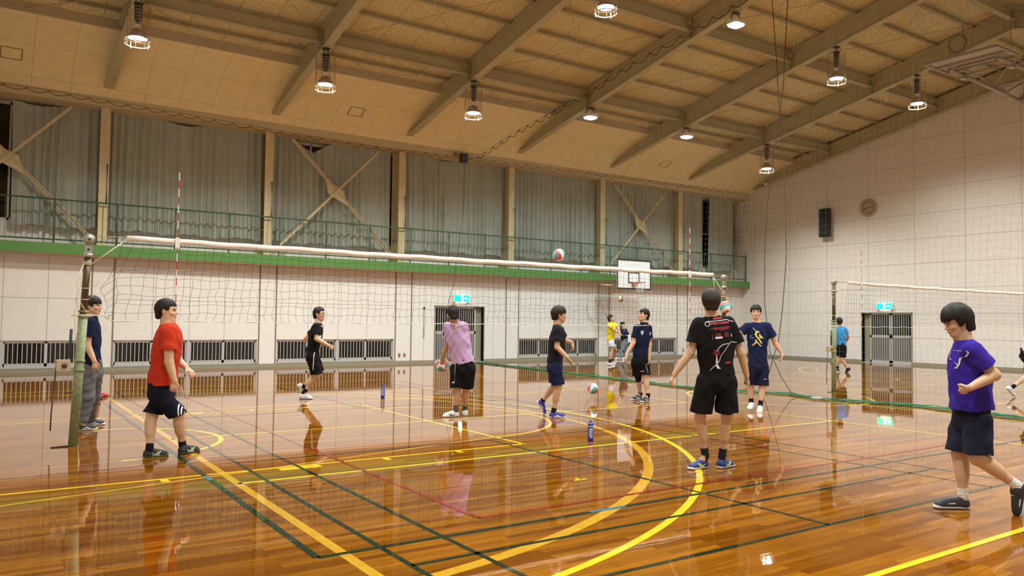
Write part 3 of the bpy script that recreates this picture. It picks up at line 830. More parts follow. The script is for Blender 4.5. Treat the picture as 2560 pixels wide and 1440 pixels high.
# pale box at the corner
r = empty('wall_box', (26.55, 13.30, 5.1), 'small cream metal box on the far wall beside the curtain corner', 'box')
b_ = MB(); b_.box((26.48, 13.12, 5.1), (26.66, 13.48, 5.58)); b_.build('case', mat('cream_box', (.55, .50, .38), .6), r, bevel=.01)
b_ = MB(); b_.box((26.47, 13.40, 5.30), (26.485, 13.43, 5.38)); b_.build('latch', M_darkgrey, r)
for (ox, lab) in ((9.51, 'left of two grey socket plates low on the wall between window and exit door'), (9.70, 'right of two grey socket plates low on the wall between window and exit door'), (22.85, 'small dark socket plate low on the wall behind the man in black')):
    r = empty('socket_plate', (ox, YW, .22), lab, 'socket', 'socket plates on the curtain wall')
    b_ = MB(); b_.box((ox-.04, YW-.012, .22), (ox+.04, YW, .35)); b_.build('plate', mat('socket_grey', (.30, .28, .24), .5), r)
    b_ = MB(); b_.box((ox-.02, YW-.015, .25), (ox+.02, YW-.012, .275)); b_.box((ox-.02, YW-.015, .295), (ox+.02, YW-.012, .32)); b_.build('outlets', M_black, r)
# rod on the wall left of the exit door
r = empty('wall_rod', (10.40, YW-.02, .85), 'thin upright rod with a dark knob on the wall left of the barred door', 'rod')
b_ = MB(); b_.tube([(10.40, YW-.03, .85), (10.40, YW-.03, 1.83)], .010, 6); b_.build('shaft', M_galv, r)
b_ = MB(); b_.lathe((10.40, YW-.03, 1.86), [(0, -.04), (.035, -.02), (.035, .02), (0, .04)], 12); b_.build('knob', M_black, r)
# net winch under the cove
r = empty('net_winch', (11.47, 12.55, 6.82), 'small black winch box hanging under the ceiling edge where the net cord starts', 'winch')
b_ = MB(); b_.box((11.36, 12.48, 6.84), (11.60, 12.68, 7.14)); b_.build('case', M_darkgrey, r, bevel=.012)
b_ = MB(); b_.lathe((11.20, 12.62, 7.10), [(.0, -.03), (.07, -.03), (.07, .03), (0, .03)], 14, axis='x'); b_.bar((11.2, 12.62, 7.10), (11.38, 12.6, 7.06), .03, .03); b_.build('pulley', mat('brass_pulley', (.35, .22, .06), .4, metal=.6), r)

# ------------------------------------------------------------------ basketball board on the gallery edge
bx0, bx1, bz0, bz1, by = 17.96, 19.72, 2.73, 3.86, 12.0
r = empty('basketball_board', ((bx0+bx1)/2, by, bz0), 'white basketball board with black edge, orange hoop and net on the gallery wall', 'basketball goal')
b_ = MB(); b_.box((bx0, by, bz0), (bx1, by+.03, bz1)); b_.build('board', M_white, r)
def rectline(mb, x0, x1, z0, z1, w, y):
    mb.box((x0, y-.006, z0), (x1, y, z0+w)); mb.box((x0, y-.006, z1-w), (x1, y, z1)); mb.box((x0, y-.006, z0+w), (x0+w, y, z1-w)); mb.box((x1-w, y-.006, z0+w), (x1, y, z1-w))
b_ = MB(); rectline(b_, bx0-.01, bx1+.01, bz0-.01, bz1+.01, .055, by); b_.build('border', M_black, r)
b_ = MB(); cxm = (bx0+bx1)/2-.02; rectline(b_, cxm-.29, cxm+.29, 2.96, 3.39, .045, by); b_.build('target_square', M_black, r)
rz = 2.98
b_ = MB(); b_.box((cxm-.10, by-.10, rz-.13), (cxm+.10, by-.006, rz+.02)); b_.build('rim_mount', mat('rim_orange', (.45, .09, .03), .5), r)
b_ = MB(); b_.tube([(cxm+.225*math.cos(2*math.pi*j/32), by-.34+.225*math.sin(2*math.pi*j/32), rz) for j in range(32)], .011, 6, closed=True); b_.bar((cxm, by-.12, rz), (cxm, by-.09, rz), .1, .02); b_.build('rim', mat('rim_orange', (.45, .09, .03), .5), r)
b_ = MB()
for j in range(12):
    for sg in (-1, 1):
        pts = []
        for k in range(6):
            t = k/5; a = 2*math.pi*(j+sg*.5*k)/12; rr = .225-.10*t+.02*math.sin(t*6)
            pts.append((cxm+rr*math.cos(a), by-.34+rr*math.sin(a), rz-.38*t))
        b_.tube(pts, .004, 4, caps=False)
b_.build('net', mat('white_cord', (.8, .78, .74), .9), r)
b_ = MB()
for xx in (bx0+.35, bx1-.35):
    for zz in (3.12, 3.28): b_.bar((xx, by+.03, zz), (xx, 12.6, zz), .05, .05)
b_.box((bx0+.1, by+.03, 3.10), (bx1-.1, by+.07, 3.18)); b_.build('support', M_steel, r)
b_ = MB(); b_.tube([(bx0-.35, 12.62, 2.92), (bx0-.35, 12.4, 2.86), (bx0-.05, 12.2, 2.86)], .04, 8); b_.build('stay', M_steel, r)

# ------------------------------------------------------------------ volleyball nets and posts
def net_post(base, top, lab, winch=True, full=True, flip=1):
    base = Vector(base); top = Vector(top); d = (top-base); zj = .64
    P = lambda t: base + d*t
    r = empty('net_post', base, lab, 'post', 'volleyball net posts')
    m_ = MB(); m_.tube([P(0), P(zj)], .050, 18); 
    for t in (.36, .405, .62, .645): m_.tube([P(t), P(t+.012)], .058, 18)
    m_.build('outer_tube', M_postgreen, r)
    m_ = MB(); m_.tube([P(zj), P(.925)], .038, 16); m_.build('inner_tube', M_postbrown, r)
    m_ = MB(); m_.tube([P(.915), P(.935)], .050, 16); m_.box(P(.935)+V(-.035,-.022,0), P(1)+V(.035,.022,0)); m_.lathe(P(1)+V(0,0,.01), [(0,-.03),(.062,-.03),(.062,.03),(0,.03)], 20, axis='y'); m_.build('head', M_galv, r)
    m_ = MB(); m_.lathe(P(1)+V(.0,0,.01), [(0,-.036),(.014,-.036),(.014,.036),(0,.036)], 10, axis='y'); m_.lathe(P(.955), [(0,-.030),(.012,-.030),(.012,.030),(0,.030)], 10, axis='y'); m_.build('pins', M_black, r)
    w = P(.375)
    m_ = MB(); m_.box(w+V(-.19*flip-.04,-.05,-.02), w+V(-.19*flip+.10,.05,.10)); 
    m_.build('winch_box', mat('winch_cream', (.45, .38, .24), .5), r)
    m_ = MB(); m_.lathe(w+V(-.15*flip,-.052,.035), [(0,-.01),(.028,-.01),(.028,.0),(0,0)], 14, axis='y'); m_.tube([P(.26)+V(-.03,0,0), P(.26)+V(-.13*flip,0,-.01)], .010, 6); m_.build('winch_axle', mat('rust', (.09,.04,.02), .7), r)
    m_ = MB(); m_.bar(base+V(.02,0,.006), base+V(-.22*flip,-.02,.006), .05, .012); m_.build('foot_plate', M_black, r)
    m_ = MB(); m_.tube([w+V(-.225*flip,0,.10), w+V(-.235*flip,0,-.1), w+V(-.26*flip,.01,-.5), w+V(-.265*flip,.0,-.70)], .008, 6); m_.tube([w+V(-.10*flip,0,.12), w+V(-.09*flip,0,.45)], .016, 8); m_.build('strap', M_darkgrey, r)
    return r
def antenna(x, y, lab, cone=True):
    r = empty('net_rod', (x, y, 1.47), lab, 'net rod', 'red and white net rods')
    m_ = MB(); n = 18
    for k in range(n):
        z0 = 1.47+1.80*k/n; m_.tube([(x, y, z0), (x, y, z0+1.80/n)], .006, 6, mi=k % 2, caps=False)
    m_.build('rod', [M_red, M_white], r)
    m_ = MB(); m_.box((x-.025, y-.012, 2.34), (x+.025, y+.014, 2.46)); m_.build('clip', M_tape, r)
def volley_net(x0, x1, y, zt, lab, seed, ledge=None, rr=.0019, ph=0.0, hgt=.94):
    rg = np.random.default_rng(seed)
    r = empty('volleyball_net', ((x0+x1)/2, y, zt-1.0), lab, 'volleyball net', 'volleyball nets')
    nx = int(round((x1-x0)/.10)); nz = 9
    gx = np.linspace(x0, x1, nx+1)
    P = np.zeros((nx+1, nz+1, 3))
    sagx = rg.normal(0, .006, (nx+1, nz+1))
    sm = rg.normal(0, .03, nz+1)
    for i in range(nx+1):
        for k in range(nz+1):
            t = k/nz
            lean = -.16*t*math.exp(-i/14)
            wob = .022*math.sin(i*.9+k*1.9)*t*(1-t)*2.5 + .03*t*math.sin(i*.11+k*.5)
            P[i, k] = (gx[i]+lean+sagx[i, k]+.018*math.sin(k*2.2+i*.35)*t, y+.03*math.sin(i*.25+k*.6)*t*(1-t)*2+.02*math.sin(i*.13)*t, zt-.075-hgt*t+.012*math.sin(i*1.3+k)*(1 if 0 < k < nz else .25))
    if ledge is not None:
        for k, (xx, zz) in enumerate(np.array(ledge)): P[0, k] = (xx, y, zz)
        for k in range(nz+1):
            for i in (1, 2, 3): P[i, k, 0] += (P[0, k, 0]-x0)*(1-i/4)*.6
    m_ = MB()
    for i in range(nx+1): m_.tube([tuple(p) for p in P[i]], rr, 3, caps=False)
    for k in range(1, nz+1): m_.tube([tuple(p) for p in P[:, k]], rr, 3, caps=False)
    m_.build('mesh', M_netdark, r)
    # top tape, a folded band
    tp = MB(); n = 60; vs = []; fs = []
    for i in range(n+1):
        xx = x0+(x1-x0)*i/n; w = .004*math.sin(i*1.7)+.003*math.sin(i*.6); zz = zt - .012*math.sin(math.pi*i/n) + w
        for (dy, dz) in ((-.014, -.005), (-.017, -.065+w), (.014, -.065+w), (.012, -.005), (0, .006)): vs.append((xx, y+dy+w, zz+dz))
    for i in range(n):
        for j in range(5): fs.append((i*5+j, i*5+(j+1) % 5, (i+1)*5+(j+1) % 5, (i+1)*5+j))
    fs.append((4,3,2,1,0)); fs.append(tuple(n*5+j for j in range(5)))
    tp.add(vs, fs, 0, True); tp.build('top_tape', M_tape, r)
    bc = MB(); bc.tube([tuple(P[i, nz]+np.array([0,-.004,.006*math.sin(i*.9)])) for i in range(nx+1)], .0042, 5); bc.build('bottom_cord', mat('white_cord', (.8,.78,.74), .9), r)
    return r
P1b, P1t = V(-1.05, 0, 0), V(-.955, 0, 2.37)
net_post(P1b, P1t, 'weathered green and bronze net post in the left foreground')
edge = [(-.60, 2.35), (-.64, 2.20), (-.70, 2.03), (-.75, 1.92), (-.83, 1.80), (-.78, 1.72), (-.76, 1.66), (-.74, 1.59), (-.77, 1.53), (-.77, 1.48)]
volley_net(-.56, 9.68, 0, 2.445, 'near black mesh volleyball net with white top tape across the hall', 3, edge)
P2b, P2t = V(9.98, 0, 0), V(9.99, 0, 2.36)
net_post(P2b, P2t, 'bronze net post whose top shows beside the head of the man in black', flip=-1)
net_post(V(13.61, .03, 0), V(13.63, .03, 2.40), 'net post standing behind the hanging net, holding the far volleyball net')
volley_net(14.16, 23.9, .03, 2.45, 'far volleyball net behind the hanging divider net at the right', 5, rr=.0017)
net_post(V(24.65, .03, 0), V(24.65, .03, 2.40), 'net post of the far net at its right end', flip=-1)
antenna(0, -.03, 'tall red and white rod on the near net at its left end')
antenna(9.0, -.03, 'tall red and white rod on the near net at its right end')
antenna(14.65, 0.0, 'tall red and white rod on the far volleyball net')

def rope(name, paths, rad, lab, mt=M_rope, grp=None, cat='rope'):
    m_ = MB()
    for p in paths: m_.tube(p, rad, 6)
    return m_.build(name, mt, None, lab, cat, grp)
def post_pt(z): return P1b + (P1t-P1b)*(z/2.37)
q = post_pt(2.09); q2 = post_pt(1.91); q3 = post_pt(1.70); q4 = post_pt(1.50)
loop = lambda c, r_, n=14, dz=0: [(c.x+r_*math.cos(2*math.pi*j/n), c.y+r_*math.sin(2*math.pi*j/n), c.z+dz*math.sin(4*math.pi*j/n)) for j in range(n+1)]
rope('tension_rope', [[(-.60, 0, 2.37), (q.x+.04, -.02, q.z)], loop(q, .042), loop(q+V(0,0,.02), .043)], .007, 'cream rope tying the top corner of the near net to the left post', grp='net ropes at the left post')
rope('tension_rope', [[(-.75, 0, 1.93), (q2.x+.04, -.02, q2.z-.10)], loop(q2-V(0,0,.10), .042)], .0045, 'upper of two thin cream ropes from the near net edge to the left post', grp='net ropes at the left post')
rope('tension_rope', [[(-.83, 0, 1.80), (q3.x+.04, -.02, q3.z-.02)], loop(q3-V(0,0,.02), .042)], .0045, 'lower of two thin cream ropes from the near net edge to the left post', grp='net ropes at the left post')
rope('tension_rope', [[(-.74, 0, 1.49), (-.80, -.01, 1.50), (q4.x+.05, -.02, q4.z), (q4.x-.06, -.03, q4.z-.005), (q4.x-.13, -.02, q4.z+.0)], loop(q4, .053), [(-.74,0,1.49),(-.70,-.01,1.51),(-.73,-.01,1.46),(-.77,0,1.50)]], .008, 'thick cream rope tying the bottom corner of the near net round the left post', grp='net ropes at the left post')
rope('tension_rope', [[(q.x-.04, -.03, q.z), (q.x-.075, -.04, q.z-.12), (q.x-.06, -.05, q.z-.26), (q.x-.10, -.04, q.z-.40), (q2.x-.10, -.05, q2.z-.30), (q3.x-.02, -.06, q3.z-.12), (q4.x-.04, -.06, q4.z+.15), (q4.x+.03, -.06, q4.z+.02)], [(q.x-.06, -.04, q.z-.05), (q.x-.10, -.05, q.z-.22), (q.x-.09, -.06, q.z-.50), (q3.x-.10, -.05, q3.z-.16), (q4.x-.08, -.06, q4.z-.20), (q4.x-.06, -.05, q4.z-.38)]], .006, 'loose cream rope hanging in loops down the left side of the left post', grp='net ropes at the left post')
rope('net_wire', [[(P1t.x, 0, 2.42), (-.56, 0, 2.43)], [(9.68, 0, 2.43), (9.99, 0, 2.40)]], .0035, 'thin steel wire from the left post to the near net tape', M_galv, 'net wires', 'wire')
rope('net_wire', [[(13.63, .03, 2.43), (14.2, .03, 2.44)]], .0045, 'thin wire from the post top to the far net tape', M_darkgrey, 'net wires', 'wire')
rope('tension_rope', [[(9.68, 0, 2.38), (9.98, -.03, 2.03), (10.02, -.05, 1.98), (10.2, -.05, 1.95), (9.95, -.05, 1.97)], loop(V(9.985, 0, 2.0), .045), [(9.68, 0, 2.36), (9.72, 0, 2.1)]], .006, 'cream rope with a hanging loop at the right end of the near net')
rope('tension_rope', [[(14.2, .03, 2.42), (13.66, 0, 2.18)], loop(V(13.62, .03, 2.17), .046)], .008, 'white rope from the far post to the top of the far net')
rope('tension_rope', [[(14.12, .03, 2.02), (13.66, 0, 1.93)], loop(V(13.62, .03, 1.93), .046)], .006, 'white rope from the far post to the middle of the far net')
rope('tension_rope', [[(14.05, .03, 1.68), (13.66, 0, 1.68)], loop(V(13.62, .03, 1.68), .046), [(14.05,.03,1.48),(13.66,0,1.43)], loop(V(13.62, .03, 1.43), .055)], .006, 'white rope from the far post to the bottom of the far net')

# ------------------------------------------------------------------ divider net hanging across the hall
XD = 12.05
wire = [(12.93, 7.05), (12.45, 7.15), (10.12, 7.57), (6.56, 7.98), (5.24, 8.28), (2.55, 8.62), (1.24, 8.81), (-4, 9.5), (-9.5, 8.0)]
def wz(y): return float(np.interp(-y, [-a for a, b in wire], [b for a, b in wire]))
gf = [(12.2, 12.9), (12.2, 11.8), (11.75, 6.6), (11.35, 2.0), (11.76, .76), (12.1, .1), (11.8, -.8), (11.9, -1.2), (12.3, -2.6), (12.0, -4.4), (12.0, -9.4)]
def gx_(y): return float(np.interp(-y, [-b for a, b in gf], [a for a, b in gf]))
r = empty('divider_net', (XD, 1.6, 0), 'tall green mesh divider net hanging from the roof across the hall', 'net')
ys = np.arange(12.75, -9.3, -.125)
m_ = MB(); nzz = 68
G = np.zeros((len(ys), nzz+1, 3))
for i, y in enumerate(ys):
    zt = wz(y)
    for k in range(nzz+1):
        t = k/nzz; z = .03+(zt-.08)*t
        G[i, k] = (gx_(y)*(1-t)**3 + (XD+.05*math.sin(y*.8))*(1-(1-t)**3) + .04*math.sin(y*2.1+z), y+.02*math.sin(z*2.3+y)+.012*math.sin(z*9+i), z-.009*(1 if i % 2 else -1)*(1-t*.5))
for i in range(len(ys)): m_.tube([tuple(p) for p in G[i]], .0011, 3, caps=False)
for k in range(1, nzz): m_.tube([tuple(p) for p in G[:, k]], .0011, 3, caps=False)
m_.build('mesh', M_netgreen, r)
hw = MB(); hw.tube([(XD, y, wz(y)) for y in np.arange(12.9, -9.4, -.5)], .005, 5)
y = 12.6; rr_ = random.Random(4)
while y > -9:
    st = rr_.uniform(.42, .62); pts = []
    for k in range(9):
        t = k/8; yy = y-st*t; pts.append((XD-.02, yy, wz(yy)-.02-.13*math.sin(math.pi*t)*rr_.uniform(.8, 1.1)))
    hw.tube(pts, .010, 5, caps=False); hw.tube([(XD, y, wz(y)), (XD-.02, y, wz(y)-.05)], .009, 5); y -= st
hw.build('head_cord', mat('dark_cord', (.08, .055, .03), .9), r)
fb = MB(); rr_ = random.Random(9)
yy = np.arange(12.7, -9.3, -.14)
for s_ in range(16):
    ox, oz = rr_.gauss(0, .035), abs(rr_.gauss(.015, .015)); f1, f2, p1, p2 = rr_.uniform(1, 5), rr_.uniform(6, 14), rr_.uniform(0, 6), rr_.uniform(0, 6)
    fb.tube([(gx_(y)+ox+.045*math.sin(f1*y+p1)+.02*math.sin(f2*y+p2), y, .008+oz*(1+.6*math.sin(f2*y*.7+p1))+.004) for y in yy], .0055, 4)
fb.build('floor_bunch', M_netfloor, r, label='green bunched bottom of the net on the floor')
m_ = MB(); m_.lathe((11.70, -.86, .03), [(0, -.03), (.10, -.03), (.12, 0), (.10, .025), (0, .03)], 14); m_.build('net_weight', mat('grey_weight', (.25, .27, .26), .6), None, 'small grey weight lying on the green net bunch on the floor', 'weight')
rope('hanging_rope', [[(12, .41, 8.5), (12, .3, 7.2), (12, .21, 5.83), (12, .11, 4.79), (12, .09, 4.27), (12, .06, 2.91), (11.95, .12, 1.8), (11.95, .22, 1.14), (11.95, .52, .28), (11.9, .62, .03)]], .009, 'dark rope hanging before the divider net, the one crossing right to left near the floor', mat('dark_cord', (.08, .055, .03), .9), 'ropes hanging before the divider net')
rope('hanging_rope', [[(11.96, -.02, 8.36), (11.96, .10, 6.5), (11.96, .47, 4.32), (11.96, .56, 3.4), (11.96, .58, 2.86), (11.96, .58, 1.91), (11.93, .42, .88), (11.9, .10, .35), (11.9, -.12, .08), (11.9, -.3, .02)]], .009, 'dark rope hanging before the divider net, the one crossing left to right near the floor', mat('dark_cord', (.08, .055, .03), .9), 'ropes hanging before the divider net')
rope('hanging_rope', [[(11.52, 12.6, 6.85), (11.50, 12.55, 5.6), (11.35, 12.5, 4.4), (11.2, 12.5, 3.4), (11.05, 12.45, 2.6), (10.9, 12.5, 1.95)]], .008, 'thin dark rope hanging from the winch box past the curtain', mat('dark_cord', (.08, .055, .03), .9))
# scalloped cord along the curtain wall
sc = MB(); wx = [(-3.6, 7.19), (-.44, 7.17), (.81, 7.13), (5.97, 6.98), (8.4, 6.95), (11.58, 7.03), (16.4, 7.12), (26.61, 7.31)]
zz_ = lambda x: float(np.interp(x, [a for a, b in wx], [b for a, b in wx]))
sc.tube([(x, 12.56, zz_(x)) for x in np.arange(-3.6, 26.7, .6)], .006, 5)
x = -3.5; rr_ = random.Random(2)
while x < 26.2:
    st = rr_.uniform(.40, .50)
    sc.tube([(x+st*k/8, 12.55, zz_(x+st*k/8)-.03-.075*math.sin(math.pi*k/8)) for k in range(9)], .010, 5, caps=False); sc.tube([(x, 12.56, zz_(x)), (x, 12.55, zz_(x)-.05)], .010, 5); x += st
sc.build('scalloped_cord', mat('brown_cord', (.16, .10, .045), .9), None, 'brown scalloped cord strung along the ceiling edge above the curtains', 'cord')

# ------------------------------------------------------------------ folded basketball goal under the roof
gz = 8.62
r = empty('folded_goal', (21.5, 0, gz), 'folded basketball goal with its steel arms hanging under the roof at the far right', 'basketball goal')
m_ = MB()
m_.box((19.25, -.90, gz+.03), (20.35, .90, gz+.07)); m_.build('board', mat('goal_board', (.42, .36, .26), .5), r)
m_ = MB()
for a, b in (((19.2, -.92), (20.4, -.92)), ((19.2, .92), (20.4, .92)), ((19.2, -.92), (19.2, .92)), ((20.4, -.92), (20.4, .92)), ((19.8, -.92), (19.8, .92)), ((20.12, -.5), (20.12, .5))): m_.bar((a[0], a[1], gz), (b[0], b[1], gz), .05, .05)
m_.build('board_frame', M_galv, r)
m_ = MB(); m_.tube([(19.42, .15+.225*math.cos(2*math.pi*j/28), gz+.42+.225*math.sin(2*math.pi*j/28)) for j in range(28)], .012, 6, closed=True); m_.build('rim', mat('rim_dark', (.10, .06, .03), .5), r)
m_ = MB()
for yy_ in (-.62, .62):
    m_.tube([(19.9, yy_, gz-.08), (26.4, yy_*1.2, gz-.2)], .055, 10); m_.tube([(20.4, yy_, gz+.15), (23.4, yy_, gz-.1)], .03, 8)
    m_.tube([(23.2, yy_, gz-.14), (25.9, yy_*1.3, gz+1.0)], .03, 8)
for xx in (20.6, 22.4, 24.4): m_.tube([(xx, -.68, gz-.12), (xx, .68, gz-.12)], .03, 8)
m_.tube([(20.6, -.62, gz-.1), (22.4, .62, gz-.12)], .018, 6); m_.tube([(22.4, -.62, gz-.12), (24.4, .62, gz-.15)], .018, 6)
m_.build('arms', M_galv, r)
for yy_ in (-.62, .62):
    for xx, zt_ in ((20.7, 10.0), (24.4, 9.9)):
        m_ = MB(); m_.tube([(xx, yy_, gz-.12), (xx, yy_, zt_)], .012, 6); m_.box((xx-.12, yy_-.07, gz-.20), (xx+.12, yy_+.07, gz-.02)); m_.build('hanger', M_galv, r)

# ------------------------------------------------------------------ balls
M_bw = mat('ball_white', (.80, .78, .76), .45); M_bt = mat('ball_teal', (.06, .42, .40), .45); M_br = mat('ball_red', (.55, .08, .09), .45)
M_by = mat('ball_yellow', (.80, .52, .03), .45); M_bn = mat('ball_navy', (.02, .03, .10), .45); M_bs = mat('ball_seam', (.25, .23, .22), .7)
def ball(c, mats, name, lab, grp, rot=(0,0,0), rad=.105):
    mb = MB(); n, m2 = 128, 72; R = Matrix.Rotation(rot[2], 3, 'Z') @ Matrix.Rotation(rot[1], 3, 'Y') @ Matrix.Rotation(rot[0], 3, 'X')
    c = Vector(c); vs = []; mi = []
    for i in range(m2+1):
        th = math.pi*i/m2
        for j in range(n):
            ph = 2*math.pi*j/n; vs.append(R @ Vector((math.sin(th)*math.cos(ph), math.sin(th)*math.sin(ph), math.cos(th)))*rad + c)
    b = len(mb.v); mb.v.extend([tuple(v) for v in vs])
    for i in range(m2):
        for j in range(n):
            th = math.pi*(i+.5)/m2; ph = 2*math.pi*(j+.5)/n
            a = (ph + 1.5*math.sin(th*1.0)*math.cos(th)*1.4 + .5*math.sin(3*ph)*.3) % (2*math.pi)
            s = int(a/(2*math.pi)*6); k = (0, 1, 2, 0, 1, 2)[s % 6]
            fr = a/(2*math.pi)*6 - s
            if fr < .06: k = 3
            mb.f.append((b+i*n+j, b+i*n+(j+1) % n, b+(i+1)*n+(j+1) % n, b+(i+1)*n+j)); mb.m.append(k); mb.sm.append(True)
    return mb.build(name, mats, None, lab, 'ball', grp)
TRI = [M_bw, M_bt, M_br, M_bs]; YEL = [M_by, M_bn, M_bw, M_bs]
G_ = 'white, red and teal volleyballs'; G2_ = 'yellow volleyballs'
ball((6.10, .22, 2.61), TRI, 'volleyball', 'white and teal volleyball in the air just above the near net tape', G_, (.6, .3, 1.0))
ball((7.70, 1.20, .215), TRI, 'volleyball', 'white and teal volleyball bouncing low above the floor beyond the blue bottle', G_, (1.4, .6, .4))
BALL_HELD = (8.62, -1.21, 1.765); BALL_LILAC = (4.20, .80, .755)
ball(BALL_HELD, TRI, 'volleyball', 'volleyball raised on the hand of the man in the navy print shirt', G_, (.3, 1.0, 2.4))
ball(BALL_LILAC, TRI, 'volleyball', 'white and red volleyball held low by the man in the lilac shirt', G_, (2.0, .2, .2))
ball((16.35, 10.0, 2.27), YEL, 'volleyball', 'yellow volleyball in the air below the basketball board', G2_, (.5, .9, .3))
ball((26.1, 11.56, 7.55), YEL, 'volleyball', 'yellow and navy volleyball stuck high at the corner of ceiling and far wall', G2_, (1.4, .2, 1.9))

# ------------------------------------------------------------------ squeeze bottles
M_bb = mat('blue_bottle', (.012, .03, .30), .35)
def bottle(x, y, s, lab, rot):
    r = empty('squeeze_bottle', (x, y, 0), lab, 'bottle', 'blue squeeze bottles on the floor')
    b_ = MB(); b_.lathe((x, y, 0), [(.0, .0), (.036*s, .0), (.040*s, .008), (.040*s, .16*s), (.036*s, .19*s), (.040*s, .205*s), (.038*s, .215*s)], 24); b_.build('body', M_bb, r)
    b_ = MB(); b_.lathe((x, y, 0), [(.040*s, .213*s), (.041*s, .235*s), (.030*s, .245*s), (.016*s, .25*s), (.014*s, .262*s), (.017*s, .264*s), (.016*s, .278*s), (0, .28*s)], 20); b_.build('cap', M_bb, r)
    b_ = MB(); b_.lathe((x, y, 0), [(.0405*s, .197*s), (.0412*s, .200*s), (.0412*s, .206*s), (.0405*s, .209*s)], 24); b_.build('band', mat('bottle_light_band', (.55, .6, .8), .4), r)
    to = Vector((CAM_LOC.x-x, CAM_LOC.y-y, 0)); a0 = math.atan2(to.y, to.x)
    t = MB()
    for ln, off in (('POCARI', .34), ('SWEAT', -.28)):
        vs, fs = text_mesh(ln, .038*s, bold=.0007)
        P = []
        for v in vs:
            a = a0 + rot + off + v.y/(.041*s); P.append((x+.0412*s*math.cos(a), y+.0412*s*math.sin(a), .112*s - v.x))
        t.add(P, fs)
    t.build('lettering', mat('bottle_white', (.75, .78, .85), .5), r)
    return r
bottle(4.39, -2.68, .92, 'blue squeeze bottle with white lettering on the floor beside the yellow circle line', .0)
bottle(4.35, 3.35, .92, 'smaller looking blue squeeze bottle standing farther off, near the running man in black', -.25)
